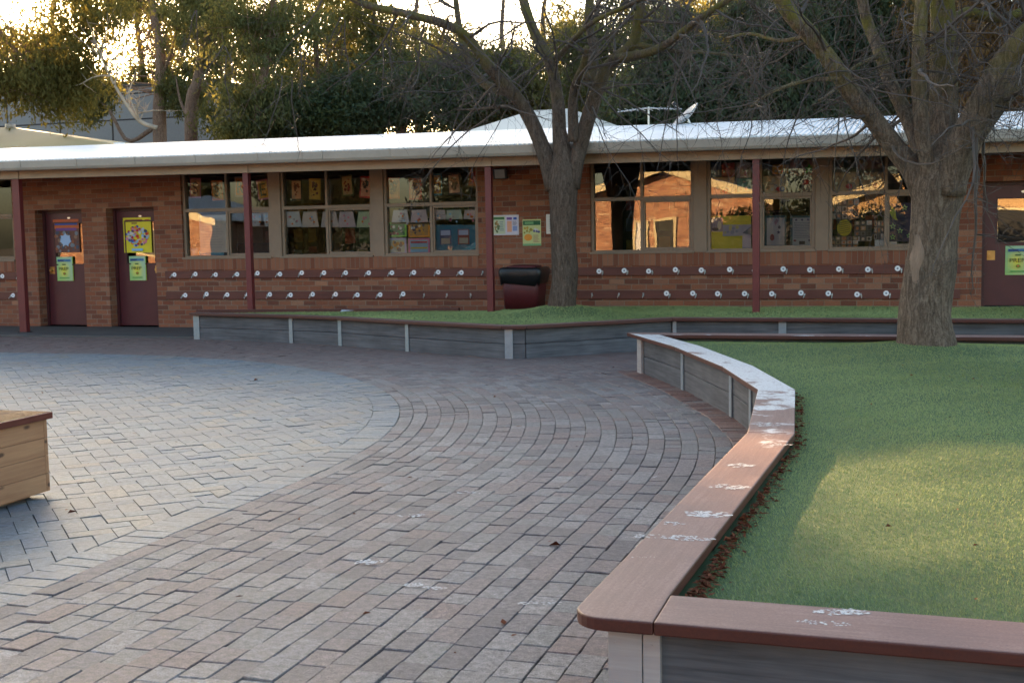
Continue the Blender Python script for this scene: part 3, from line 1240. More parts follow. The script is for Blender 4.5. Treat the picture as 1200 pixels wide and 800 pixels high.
# windows: each unit two columns by two rows; lower and upper panes in thin frames
GY = WY + .11
for ui, (a, b) in enumerate(UNITS):
    m_ = (a + b) / 2
    tz = 2.14
    fr = MB()
    y0, y1 = WY + .05, WY + .15
    t = .05
    fr.box(a, b, y0, y1, SILL, SILL + t)
    fr.box(a, b, y0, y1, HEAD - t, HEAD)
    fr.box(a, a + t, y0, y1, SILL + t, HEAD - t)
    fr.box(b - t, b, y0, y1, SILL + t, HEAD - t)
    fr.box(a + t, b - t, y0, y1, tz - .03, tz + .03)
    fr.box(m_ - .022, m_ + .022, y0, y1, SILL + t, tz - .03)
    fr.box(m_ - .022, m_ + .022, y0, y1, tz + .03, HEAD - t)
    # sliding sash in the lower right
    s0, s1 = m_ + .022, b - t
    for bxs in ((s0, s1, SILL + t, SILL + t + .035), (s0, s1, tz - .065, tz - .03), (s0, s0 + .03, SILL + t + .035, tz - .065), (s1 - .03, s1, SILL + t + .035, tz - .065)):
        fr.box(bxs[0], bxs[1], y0 + .02, y0 + .06, bxs[2], bxs[3])
    wo = part('window', fr, M['frame'], bld, (m_, WY, SILL), bevel=.004)
    for (xa, xb, za, zb_) in ((a + t, m_ - .022, SILL + t, tz - .03), (m_ + .022, b - t, SILL + t, tz - .03), (a + t, m_ - .022, tz + .03, HEAD - t), (m_ + .022, b - t, tz + .03, HEAD - t)):
        g = MB()
        g.add([(xa, GY, za), (xb, GY, za), (xb, GY, zb_), (xa, GY, zb_)], [(0, 1, 2, 3)])
        part('pane', g, M['glass'], wo)
    part('sill', MB().box(a - .01, b + .01, WY - .03, WY + .05, SILL - .012, SILL + .02), M['frame'], wo, bevel=.004)
ml = MB()
for a, b in ((-10.57, -10.37), (-8.61, -8.40), (-3.09, -2.88), (-1.23, -1.03)):
    part('mullion', MB().box(a + .001, b - .001, WY + .02, WY + .2, SILL - .002, HEAD), M['frame'], bld, bevel=.004)

# doors, set back in their reveals
for di, (a, b, z0) in enumerate(DOORS):
    z1 = z0 + 2.19 if z0 < .1 else 2.25
    fr = MB()
    y0 = WY + .2
    fr.box(a, a + .05, y0, y0 + .1, z0, z1).box(b - .05, b, y0, y0 + .1, z0, z1).box(a + .05, b - .05, y0, y0 + .1, z1 - .05, z1)
    rv = MB().box(a - .05, a, WY + .25, WY + .36, z0, z1).box(b, b + .05, WY + .25, WY + .36, z0, z1).box(a, b, WY + .305, WY + .36, z0 - .05, z0)
    d = MB()
    a1, b1, zt = a + .052, b - .052, z1 - .052
    px0, px1, pz0, pz1 = a1 + .19, b1 - .12, z0 + 1.17 if z0 < .1 else 1.36, zt - .2
    if di == 2:
        px0, px1 = a1 + .17, b1 - .17
    yd = y0 + .04
    d.box(a1, px0, yd, yd + .045, z0 + .01, zt).box(px1, b1, yd, yd + .045, z0 + .01, zt)
    d.box(px0, px1, yd, yd + .045, z0 + .01, pz0).box(px0, px1, yd, yd + .045, pz1, zt)
    do = part('door', d, M['door'], bld, ((a + b) / 2, yd, z0))
    part('door_frame', fr, M['doorframe'], do)
    part('vision_pane', MB().box(px0, px1, yd + .018, yd + .024, pz0, pz1), M['glass'], do)
    bd = MB()
    for (q0, q1, r0, r1) in ((px0 - .025, px1 + .025, pz0 - .025, pz0), (px0 - .025, px1 + .025, pz1, pz1 + .025), (px0 - .025, px0, pz0, pz1), (px1, px1 + .025, pz0, pz1)):
        bd.box(q0, q1, yd - .01, yd, r0, r1)
    part('glazing_bead', bd, M['doorframe'], do)
    hx = (a1 + .09) if di != 1 else (b1 - .075)
    hz = z0 + 1.05 if z0 < .1 else 1.17
    hp = MB().box(hx - .055, hx + .055, yd - .006, yd, hz - .07, hz + .07)
    hp.disc_y(hx - .015, yd - .006, hz, .026, .045, 12)
    part('handle', hp, M['brass'], do)
    part('threshold', MB().box(a, b, WY - .01, WY + .3, z0 - .05, z0), M['slab'], do)
    nb = MB().disc_y((a + b) / 2 + .05, yd, zt - .1, .035, .004, 10, None, .018)
    part('number_plate', nb, M['hook'], do)

# rooms behind the glass
rm = MB()


def inward_box(mb, x0, x1, y0, y1, z0, z1):
    v = [(x, y, z) for z in (z0, z1) for y in (y0, y1) for x in (x0, x1)]
    mb.add(v, [(0, 1, 3, 2), (4, 6, 7, 5), (2, 3, 7, 6), (0, 2, 6, 4), (1, 5, 7, 3)])


inward_box(rm, XL + .3, -14.0, WY + .37, 25.2, .02, 2.88)
inward_box(rm, -13.9, -6.1, WY + .37, 23.3, .02, 2.88)
inward_box(rm, -6.0, .95, WY + .37, 23.3, .02, 2.88)
inward_box(rm, 1.0, XR - .3, WY + .37, 25.2, .02, 2.88)
part('room_lining', rm, M['room'], bld)

# display boards and low tables inside the rooms
def room_stuff():
    for x0 in (-13.2, -11.3, -9.4, -7.6, -5.2, -3.3, -1.4):
        w_, z0 = random.uniform(1.2, 1.6), random.uniform(.95, 1.15)
        m = MB().box(x0, x0 + w_, 23.2, 23.23, z0, z0 + 1.3, random.choice([(.05, .09, .13), (.12, .06, .03), (.04, .08, .05)]))
        for i in range(4):
            for j in range(3):
                a, c = x0 + .07 + i * (w_ - .1) / 4, z0 + .07 + j * .41
                m.box(a, a + random.uniform(.18, .26), 23.19, 23.1995, c, c + random.uniform(.22, .32), random.choice([(.5, .48, .45), (.5, .3, .1), (.4, .1, .08), (.1, .25, .4), (.45, .4, .1), (.15, .3, .15), (.5, .35, .35)]))
        part('pinboard', m, M['print'], bld)
    for x0 in (-12.6, -10.2, -8.2, -4.2, -1.8):
        t = MB().box(x0, x0 + 1.2, 20.6, 21.3, .6, .64)
        for a, c in ((x0 + .05, 20.65), (x0 + 1.12, 20.65), (x0 + .05, 21.22), (x0 + 1.12, 21.22)):
            t.box(a, a + .03, c, c + .03, .02, .6)
        part('table', t, M['beam'], bld)


# ------------------------------------------------------------------ hook rails


def hook_mesh(disc):
    mb = MB()
    if disc:
        mb.disc_y(0, 0, 0, .036, .005, 16)
        mb.disc_y(0, -.005, 0, .016, .003, 10)
    return mb


hook_me = {}


def make_hook_meshes():
    t = MB().disc_y(0, 0, 0, .041, .005, 18)
    hook_me['tag'] = t.mesh('name_tag', M['white'])
    c = MB().disc_y(0, -.0052, 0, .013, .003, 10)
    hook_me['dot'] = c.mesh('tag_centre', plain('tag_blue', (.16, .17, .24), .5))
    h = MB()
    h.tube([(0, 0, 0), (0, -.03, -.006), (0, -.05, -.03), (0, -.048, -.045), (0, -.056, -.03)], .006, 6)
    h.box(-.012, .012, -.004, 0, -.03, .03)
    hook_me['hook'] = h.mesh('coat_hook', M['hook'], True)


make_hook_meshes()


def hook_rail(label, x0, x1, z, hooks, side):
    o = thing('hook_rail', label, 'hook rail', ((x0 + x1) / 2, WY, z), 'coat hook rails along the brick wall')
    obj('rail', MB().box(0, x1 - x0, -.03, -.002, -.068, .068), M['rail'], o, (x0, WY, z), 0, False, .004)
    for X, disc in hooks:
        X += random.uniform(-.015, .015)
        hk = bpy.data.objects.new('coat_hook', hook_me['hook'])
        place(hk, o, (X + side * .055, WY - .03, z - (.012 if disc else 0)))
        hk.rotation_euler = (0, random.uniform(-.25, .25), 0)
        if disc:
            t = bpy.data.objects.new('name_tag', hook_me['tag'])
            place(t, hk, (X, WY - .03, z + .012))
            c = bpy.data.objects.new('tag_centre', hook_me['dot'])
            place(c, hk, (X, WY - .03, z + .012))


ZT, ZB = .985, .61
hook_rail('upper red brown hook rail with white name tags below the windows left of the tree', -12.75, -6.2, ZT, [(-12.54 + .428 * i, i < 14) for i in range(15)], -1)
hook_rail('lower red brown hook rail with white name tags below the windows left of the tree', -12.75, -6.2, ZB, [(-12.33 + .428 * i, i < 11) for i in range(14)], -1)
hook_rail('upper red brown hook rail with white name tags between the two trees', -4.98, .86, ZT, [(-4.62 + .417 * i, True) for i in range(13)], 1)
hook_rail('lower red brown hook rail with white name tags between the two trees', -4.98, .86, ZB, [(-4.78 + .417 * i, i > 2) for i in range(13)], 1)
hook_rail('short upper hook rail with one white tag at the far left edge beside red post', -18.2, -15.86, ZT, [(-15.95 - .43 * i, True) for i in range(4)], -1)
hook_rail('short lower hook rail with one white tag at the far left edge beside red post', -18.2, -15.86, ZB, [(-16.15 - .43 * i, True) for i in range(4)], -1)

# ------------------------------------------------------------------ printed sheets


def lin(*c):
    return tuple(((x / 255) / 12.92 if x / 255 < .04045 else ((x / 255 + .055) / 1.055) ** 2.4) for x in c)


_txt = {}


def text_faces(s):
    if s not in _txt:
        cu = bpy.data.curves.new('lettering', 'FONT')
        cu.body = s
        cu.size = 1
        cu.resolution_u = 3
        o = bpy.data.objects.new('lettering', cu)
        me = bpy.data.meshes.new_from_object(o)
        vs = [tuple(v.co) for v in me.vertices]
        fs = [tuple(p.vertices) for p in me.polygons]
        bpy.data.objects.remove(o)
        bpy.data.curves.remove(cu)
        bpy.data.meshes.remove(me)
        xs, ys = [v[0] for v in vs], [v[1] for v in vs]
        x0, x1, y0, y1 = min(xs), max(xs), min(ys), max(ys)
        _txt[s] = ([((v[0] - x0) / (x1 - x0), (v[1] - y0) / (y1 - y0)) for v in vs], fs)
    return _txt[s]


class Sheet:
    """a flat printed sheet facing -y: w by h metres, shapes in 0..1 sheet coordinates"""

    def __init__(s, w, h, base):
        s.w, s.h, s.k = w, h, 0
        s.mb = MB().box(-w / 2, w / 2, -.003, 0, 0, h, base)

    def _y(s):
        s.k += 1
        return -.003 - .00025 * s.k

    def poly(s, pts, col):
        y = s._y()
        n = len(pts)
        a = sum(pts[i][0] * pts[(i + 1) % n][1] - pts[(i + 1) % n][0] * pts[i][1] for i in range(n))
        if a < 0:
            pts = pts[::-1]
        s.mb.add([((p[0] - .5) * s.w, y, p[1] * s.h) for p in pts], [tuple(range(n))], col)
        return s

    def rect(s, x0, y0, x1, y1, col):
        return s.poly([(x0, y0), (x1, y0), (x1, y1), (x0, y1)], col)

    def ell(s, cx, cy, rx, ry, col, n=14):
        return s.poly([(cx + rx * math.cos(2 * math.pi * k / n), cy + ry * math.sin(2 * math.pi * k / n)) for k in range(n)], col)

    def star(s, cx, cy, r, col, inner=.45, n=5):
        asp = s.w / s.h
        return s.poly([(cx + (r if k % 2 == 0 else r * inner) * math.sin(math.pi * k / n), cy + asp * (r if k % 2 == 0 else r * inner) * math.cos(math.pi * k / n)) for k in range(2 * n)], col)

    def lines(s, x0, y0, x1, y1, n, col, fill=.5):
        for i in range(n):
            ya = y1 - (y1 - y0) * (i + .25) / n
            s.rect(x0, ya - (y1 - y0) / n * fill, x0 + (x1 - x0) * random.uniform(.72, 1), ya, col)
        return s

    def text(s, t, x0, y0, x1, y1, col):
        vs, fs = text_faces(t)
        y = s._y()
        s.mb.add([((x0 + (x1 - x0) * v[0] - .5) * s.w, y, (y0 + (y1 - y0) * v[1]) * s.h) for v in vs], fs, col)
        return s

    def blobs(s, x0, y0, x1, y1, n, r, cols):
        for _ in range(n):
            q = random.uniform(.5, 1.2) * r
            s.ell(random.uniform(x0, x1), random.uniform(y0, y1), q, q * s.w / s.h, random.choice(cols), 8)
        return s

    def put(s, name, label, cat, x, y, z, group=None, roty=0.):
        o = obj(name, s.mb, M['print'], None, (x, y, z))
        o.rotation_euler = (0, roty, 0)
        return tag(o, label, cat, group)


WHT, BLK, CREAM = (.62, .62, .6), (.03, .03, .035), (.6, .5, .36)
RED, ORA, YEL, GRN, BLU, PUR, PNK, TEAL, SKY = lin(190, 40, 40), lin(220, 120, 40), lin(235, 215, 50), lin(90, 165, 70), lin(50, 80, 160), lin(110, 70, 140), lin(215, 130, 150), lin(30, 120, 140), lin(140, 190, 225)


def wspan(pxa, pxb, pya, pyb, Y):
    """metres on the plane Y for a photo rectangle: centre x, bottom z, width, height"""
    a, b = at(pxa, (pya + pyb) / 2, Y), at(pxb, (pya + pyb) / 2, Y)
    t, q = at((pxa + pxb) / 2, pya, Y), at((pxa + pxb) / 2, pyb, Y)
    return (a.x + b.x) / 2, q.z, b.x - a.x, t.z - q.z


# door posters
YD = WY + .237
x, z, w_, h_ = wspan(63, 93, 257, 296, YD)
s = Sheet(w_, h_, lin(110, 70, 60))
s.rect(0, .86, 1, 1, lin(190, 90, 50)).rect(.06, .83, .94, .9, BLU).rect(0, .72, 1, .82, lin(200, 100, 50)).rect(.1, .66, .9, .74, PUR)
s.blobs(.05, .05, .95, .62, 60, .06, [lin(90, 70, 70), lin(140, 110, 90), lin(70, 80, 100), lin(150, 90, 60), lin(120, 130, 140)])
s.ell(.48, .38, .2, .16, lin(150, 180, 220)).star(.48, .38, .24, lin(165, 190, 225), .6, 7)
s.put('poster', 'brown and orange poster with pale blue star shape on the leftmost door', 'poster', x, YD, z)
x, z, w_, h_ = wspan(145, 177.5, 255, 296, YD)
s = Sheet(w_, h_, lin(225, 210, 50))
s.rect(.08, .88, .7, .95, lin(150, 90, 40)).rect(.3, .82, .5, .86, lin(140, 100, 50)).rect(.78, .89, .95, .94, RED)
for k in range(90):
    a, r = random.uniform(0, 6.28), math.sqrt(random.random())
    s.ell(.5 + .4 * r * math.cos(a), .47 + .28 * r * math.sin(a), .05, .04, random.choice([WHT, BLU, RED, SKY, lin(60, 60, 90), ORA, PNK, lin(180, 190, 210)]), 7)
s.rect(.3, .05, .7, .12, SKY)
s.put('poster', 'bright yellow poster with a round cluster of coloured figures on the second door', 'poster', x, YD, z)


def prep_notice(px0, px1, py0, py1, label, Yp_):
    x, z, w_, h_ = wspan(px0, px1, py0, py1, Yp_)
    s = Sheet(w_, h_, lin(190, 220, 90))
    n = 10
    for i in range(n):
        for j in range(n):
            u, v = (i + .5) / n, (j + .5) / n
            f = max(0, min(1, .5 + .6 * (.5 - v) * 1.0 - .5 * (u - .4)))
            g = max(0, 1 - 2.2 * math.hypot(u - .45, v - .45))
            c = tuple(a * (1 - g) + b * g for a, b in zip((.35 + .1 * u, .6, .42 - .25 * f), lin(240, 225, 70)))
            s.rect(i / n, j / n, (i + 1) / n, (j + 1) / n, c)
    s.rect(.1, .8, .92, .9, lin(70, 120, 160)).rect(.12, .82, .5, .88, lin(40, 70, 120))
    s.rect(.38, .66, .6, .71, lin(80, 110, 60))
    s.text('PREP', .17, .44, .76, .57, lin(60, 70, 30))
    s.ell(.5, .3, .09, .06, lin(120, 140, 40)).ell(.5, .31, .05, .035, lin(200, 120, 60))
    s.rect(.2, .1, .8, .15, lin(110, 170, 90))
    s.put('notice', label, 'notice', x, Yp_, z, 'yellow green prep notices on the doors')


prep_notice(67, 86, 301, 329, 'yellow green PREP notice under the brown poster on the leftmost door', YD)
prep_notice(152, 171.5, 300, 328.5, 'yellow green PREP notice under the yellow poster on the second door', YD)
prep_notice(1178, 1208, 288, 322, 'yellow green PREP notice on the door right of the lawn tree', YD)

# notices on the brick wall beside the bin
x, z, w_, h_ = wspan(577, 608, 252, 275.5, WY - .004)
s = Sheet(w_, h_, (.58, .57, .62))
s.rect(.03, .06, .48, .94, lin(190, 200, 170)).rect(.05, .78, .46, .9, lin(60, 110, 60)).blobs(.08, .15, .25, .7, 14, .05, [lin(120, 110, 60), lin(160, 130, 80), lin(90, 110, 70)]).lines(.28, .2, .45, .7, 6, lin(130, 150, 150))
s.rect(.52, .06, .97, .94, lin(205, 200, 215)).rect(.55, .76, .75, .88, PUR).rect(.8, .76, .93, .88, BLU).rect(.56, .15, .74, .7, lin(220, 160, 130)).rect(.77, .2, .94, .45, lin(130, 150, 200)).lines(.77, .48, .94, .7, 4, lin(120, 120, 140))
s.put('notice', 'wide white double notice with green and purple headings on brick beside red post', 'notice', x, WY - .001, z)
x, z, w_, h_ = wspan(612.5, 634, 257, 288, WY - .004)
s = Sheet(w_, h_, lin(200, 205, 140))
s.rect(.03, .78, .97, .95, lin(40, 100, 60)).rect(.12, .82, .6, .91, lin(120, 170, 110)).blobs(.1, .5, .5, .72, 10, .07, [lin(190, 160, 60), lin(150, 140, 50)]).blobs(.6, .5, .9, .65, 8, .06, [lin(90, 90, 130), WHT])
s.ell(.3, .32, .22, .13, lin(230, 150, 50)).lines(.58, .12, .93, .42, 6, lin(170, 140, 110)).rect(.0, 0, 1, .08, lin(120, 170, 120))
s.put('notice', 'tall yellow notice with dark green heading on brick above the bin', 'notice', x, WY - .001, z)
x, z, w_, h_ = wspan(640, 652, 251, 274, WY - .004)
Sheet(w_, h_, (.66, .63, .58)).lines(.3, .1, .9, .9, 7, (.4, .4, .42)).put('notice', 'plain white notice half hidden behind the front tree trunk', 'notice', x, WY - .001, z)

room_stuff()
# inside the windows
YI = GY + .045
wi = lambda a, b, c, d: wspan(a, b, c, d, YI)

# letter cards hanging on strings


def bunting(name, label, cards, pzs, cat='bunting'):
    x0, x1 = cards[0][0], cards[-1][0]
    a, b = at(x0 - 6, pzs, YI), at(x1 + 8, pzs, YI)
    o = thing(name, label, cat, (a.x, YI, a.z))
    pts = []
    for k in range(13):
        t = k / 12
        p = a.lerp(b, t)
        pts.append((p.x, YI + .004, p.z + .012 - .06 * math.sin(math.pi * t)))
    part('string', MB().tube(pts, .003, 5), M['string'], o)
    return o


def letter_card(parent, px, py, w_, h_, rim, base, ch, colr, tilt):
    s = Sheet(w_, h_, rim)
    s.rect(.1, .08, .9, .92, base)
    s.blobs(.18, .12, .82, .88, 16, .07, [tuple(.55 * a + .25 * b for a, b in zip(base, c)) for c in (ORA, RED, CREAM)])
    if ch:
        s.text(ch, .25, .2, .75, .8, colr)
    else:
        s.blobs(.28, .2, .72, .8, 12, .12, [colr, tuple(x * .6 for x in colr)])
    p = at(px, py, YI)
    o = obj('letter_card', s.mb, M['print'], parent, (p.x, YI, p.z))
    o.rotation_euler = (0, tilt, 0)


cs = [(229, 232, PNK, lin(215, 150, 110), 'S', lin(110, 60, 60), .05), (255.5, 235, lin(205, 110, 45), lin(205, 165, 105), 'S', lin(60, 70, 60), -.03), (282, 231, lin(170, 140, 130), lin(205, 115, 45), 'R', lin(50, 80, 60), .02), (310, 234, PNK, lin(220, 160, 60), 'E', lin(90, 80, 40), -.12)]
b1 = bunting('letter_bunting', 'string of hanging letter cards across the top of the leftmost three-bay window', cs, 205)
for px, py, rim, base, ch, c, t in cs:
    letter_card(b1, px, py, .23, .36, rim, base, ch, c, t)
cs = [(347.5, 235, BLK, lin(220, 150, 110), '', lin(150, 60, 40), .02), (369, 234, lin(190, 150, 60), lin(200, 160, 70), '', lin(110, 60, 60), .04), (408, 230, lin(90, 95, 50), lin(190, 150, 95), '', lin(160, 70, 50), -.06), (428, 232, RED, lin(215, 140, 110), '', lin(90, 60, 50), .09)]
b2 = bunting('letter_bunting', 'string of hanging patterned cards across the top of the middle window bay', cs, 203)
for px, py, rim, base, ch, c, t in cs:
    letter_card(b2, px, py, .22, .37, rim, base, ch, c, t)
cs = [(461, 233, lin(190, 105, 40), lin(205, 140, 80), '', lin(110, 60, 40), .04), (487, 234, lin(200, 80, 60), lin(220, 150, 110), '', lin(120, 60, 70), 0), (511, 229, TEAL, lin(190, 140, 60), '', lin(90, 50, 60), .0), (533, 228, BLK, lin(220, 170, 140), '', lin(140, 100, 70), -.06), (555, 220, lin(120, 100, 60), lin(200, 120, 60), '', RED, .1)]
b3 = bunting('letter_bunting', 'string of hanging patterned cards across the window bay beside the brick wall', cs, 200)
for px, py, rim, base, ch, c, t in cs:
    letter_card(b3, px, py, .23, .36, rim, base, ch, c, t)


def flags(label, lst, py, hgt):
    o = bunting('flag_bunting', label, [(lst[0][0],), (lst[-1][0],)], py)
    for px, c in lst:
        p = at(px, py + 1.5, YI)
        mb = MB()
        w_ = .3
        mb.xprism([(-w_ * .42, 0), (w_ * .42, 0), (w_ * .58, -hgt), (-w_ * .58, -hgt)], -.003, 0, c)
        for _ in range(6):
            mb.disc_y(random.uniform(-.08, .08), -.0032, random.uniform(-hgt * .8, -.06), .02, .0005, 8, random.choice([PNK, SKY, ORA, lin(170, 160, 160)]))
        obj('flag', mb, M['print'], o, (p.x, YI, p.z))


flags('string of pale trapezoid paper flags in the middle window bay', [(343, (.6, .58, .58)), (363, (.62, .52, .46)), (386, (.55, .45, .42)), (406, (.5, .4, .42)), (428, (.42, .5, .32))], 246.5, .27)
flags('string of pale trapezoid paper flags above the green and blue posters', [(469, (.58, .56, .6)), (491, (.62, .48, .5)), (513, (.5, .42, .42)), (532, (.45, .5, .42)), (553, (.52, .42, .42))], 244.5, .25)
flags('single pale paper flags behind the red post in the leftmost window', [(300, (.5, .48, .5)), (314, (.5, .5, .52))], 246, .27)

x, z, w_, h_ = wi(234, 266, 252, 296)
Sheet(w_, h_, (.66, .62, .56)).rect(.08, .8, .45, .92, lin(215, 190, 150)).lines(.5, .8, .92, .92, 3, (.5, .47, .45)).lines(.1, .1, .9, .72, 9, (.52, .5, .48), .25).put('poster', 'large pale handwritten sheet standing behind the leftmost window glass', 'poster', x, YI, z)
x, z, w_, h_ = wi(233, 262, 296.5, 302.5)
box_ = MB().box(-w_ / 2, w_ / 2, 0, .18, 0, h_, lin(60, 160, 200)).box(-w_ / 2 + .02, w_ / 2 - .06, -.004, -.001, h_ * .3, h_ * .7, lin(120, 200, 225))
tag(obj('storage_tub', box_, M['print'], None, (x, YI + .02, SILL + .055)), 'flat blue plastic tub on the sill below the pale sheet', 'tub')
pot = thing('potted_plant', 'small white pot with grey green plant on the left window sill', 'potted plant', (X_at(227, 297, YI + .1), YI + .12, SILL + .05))
pot_l = wl(pot)
pm = MB().tube([(0, 0, 0), (0, 0, .13)], [.07, .095], 14)
obj('pot', pm, M['ceramic'], pot, pot_l, 0, True)
lf = MB()
for _ in range(60):
    a, r = random.uniform(0, 6.28), random.uniform(.02, .12)
    p = Vector((r * math.cos(a), r * math.sin(a), .13 + random.uniform(0, .14)))
    q = p + Vector((random.uniform(-.05, .05), random.uniform(-.05, .05), random.uniform(0, .05)))
    lf.add([p, q, q + Vector((.02, .01, .01)), p + Vector((.02, 0, .01))], [(0, 1, 2, 3)])
obj('foliage', lf, M['shrubleaf'], pot, pot_l)
# four bright sheets
for (a, b, c, d, rim, base, nm) in ((452, 476.5, 260.5, 277.5, lin(140, 210, 90), lin(40, 120, 70), 'lime framed dark green picture, upper left of four bright sheets in the window'), (478.5, 504, 260.5, 278, lin(230, 150, 50), lin(190, 140, 80), 'orange framed picture, upper right of four bright sheets in the window'), (452, 476.5, 279, 297.5, lin(190, 180, 215), lin(190, 190, 170), 'lilac framed picture, lower left of four bright sheets in the window'), (478.5, 504, 279, 297.5, lin(225, 130, 160), lin(150, 180, 210), 'pink framed striped picture, lower right of four bright sheets in the window')):
    x, z, w_, h_ = wi(a, b, c, d)
    s = Sheet(w_, h_, rim).rect(.09, .1, .91, .88, base)
    if 'striped' in nm:
        for k, cc in enumerate((SKY, lin(220, 190, 60), lin(160, 190, 210), RED)):
            s.rect(.12, .15 + .18 * k, .88, .25 + .18 * k, cc)
    else:
        s.blobs(.18, .2, .82, .8, 18, .08, [WHT, lin(110, 90, 90), lin(210, 150, 60), lin(90, 70, 80)] if 'green' not in nm else [WHT, lin(120, 60, 70), lin(60, 90, 80)])
    s.put('poster', nm, 'poster', x, YI, z)
x, z, w_, h_ = wi(508.5, 560, 257, 299)
s = Sheet(w_, h_, lin(25, 105, 135)).rect(0, 0, 1, .12, lin(20, 85, 110)).poly([(0, .1), (.5, .05), (1, .4), (1, .22), (.5, 0), (0, 0)], lin(60, 150, 180))
for cx in (.27, .68):
    s.rect(cx - .13, .3, cx + .13, .72, lin(50, 60, 110) if cx < .5 else lin(130, 50, 50)).rect(cx - .11, .56, cx + .11, .7, lin(170, 180, 215)).rect(cx - .1, .32, cx + .1, .48, lin(160, 150, 140))
s.put('poster', 'large teal blue display sheet with two small framed papers in the window', 'poster', x, YI, z)
# bay B posters
x, z, w_, h_ = wi(831, 880, 253, 293.5)
s = Sheet(w_, h_, lin(220, 200, 40)).rect(.02, .55, .33, .97, lin(165, 140, 150)).rect(.33, .42, 1, .74, lin(180, 170, 185)).rect(.8, .06, 1, .42, lin(190, 180, 200))
s.ell(.15, .62, .08, .05, lin(70, 40, 60)).ell(.25, .74, .05, .12, lin(225, 200, 170)).poly([(.8, .5), (1, .68), (1, .44)], lin(90, 90, 110)).blobs(.35, .46, .7, .7, 8, .05, [lin(200, 185, 120), lin(150, 150, 170)])
s.put('poster', 'bright yellow and lilac display poster in the window left of the red post', 'poster', x, YI, z)
for a, b, nm in ((896, 921.5, 'pale sheet with red and dark figures on teal backing, right of red post'), (926, 954, 'pale lined text sheet with dots on teal backing, in window right of the post')):
    x, z, w_, h_ = wi(a, b, 252.5, 292)
    s = Sheet(w_, h_, lin(30, 75, 90)).rect(.1, .12, .92, .93, (.4, .4, .45))
    if a < 900:
        s.ell(.35, .35, .1, .1, lin(130, 50, 55)).star(.65, .5, .1, lin(50, 50, 90)).ell(.68, .65, .06, .05, lin(60, 60, 80)).poly([(.45, .8), (.55, .9), (.65, .85), (.5, .7)], lin(150, 120, 140))
    else:
        s.lines(.16, .32, .88, .8, 10, lin(110, 110, 130), .3)
        for q in (.25, .5, .75):
            s.ell(q, .87, .05, .03, lin(80, 70, 110))
        s.rect(.38, .14, .62, .24, lin(60, 50, 50)).ell(.2, .26, .06, .03, lin(130, 50, 60)).ell(.82, .26, .06, .03, lin(70, 50, 90))
    s.put('poster', nm, 'poster', x, YI, z)
# drawings along the upper panes
dr = [(830, 845, 190, 207, lin(70, 90, 130), 'narrow blue striped drawing at the top left of the pane above the yellow poster'),
      (846, 861, 191, 207, lin(150, 50, 40), 'red edged dark drawing in the upper pane above the yellow poster'),
      (830, 861, 208, 229, lin(200, 170, 140), 'wide cream drawing with coloured spots above the yellow poster'),
      (863, 880, 190, 208, lin(170, 150, 150), 'pale drawing with red corner beside the red post, upper pane'),
      (864, 880, 209, 225, lin(70, 140, 140), 'teal and white drawing beside the red post, upper pane'),
      (905, 924, 193, 204, lin(210, 150, 60), 'small orange drawing in the upper pane right of the red post'),
      (894, 923, 206, 227, lin(205, 180, 150), 'wide cream drawing with blue ring in the upper pane right of the red post'),
      (926, 957, 187, 206, lin(160, 120, 120), 'mauve drawing with a bright green shape in the upper pane'),
      (940, 957, 207, 227, lin(140, 110, 100), 'brown drawing with slanted red label in the upper pane'),
      (983, 1001, 186, 199, lin(40, 60, 45), 'dark green framed drawing at the top of the window beside the lawn tree'),
      (1004, 1035, 184, 198, lin(130, 105, 105), 'dull mauve drawing with dark rectangle, top of the window beside the lawn tree'),
      (973, 1007, 202, 224, lin(170, 140, 110), 'wide beige drawing with red dot in window beside the lawn tree'),
      (1009, 1036, 202, 223, lin(150, 120, 90), 'tan drawing with green and red scribble in window beside the lawn tree')]
for a, b, c, d, base, nm in dr:
    x, z, w_, h_ = wi(a, b, c, d)
    s = Sheet(w_, h_, base).rect(.05, .06, .95, .94, tuple(min(.7, q * 1.25 + .02) for q in base))
    s.blobs(.15, .15, .85, .85, 7, .09, [tuple(q * .5 for q in base), WHT, lin(180, 150, 110), tuple(q * .7 for q in base)])
    if 'green shape' in nm:
        s.star(.72, .4, .2, lin(60, 190, 70), .5)
    if 'red' in nm:
        s.rect(.1, .55, .9, .8, RED) if 'label' in nm else s.ell(.65, .25, .12, .14, RED)
    if 'ring' in nm:
        s.ell(.78, .25, .11, .14, BLU).ell(.78, .25, .06, .07, WHT)
    if 'striped' in nm:
        for k in range(4):
            s.rect(.1 + .22 * k, .1, .2 + .22 * k, .9, lin(170, 180, 200))
    s.put('drawing', nm, 'drawing', x, YI, z, 'children drawings taped to the upper panes')
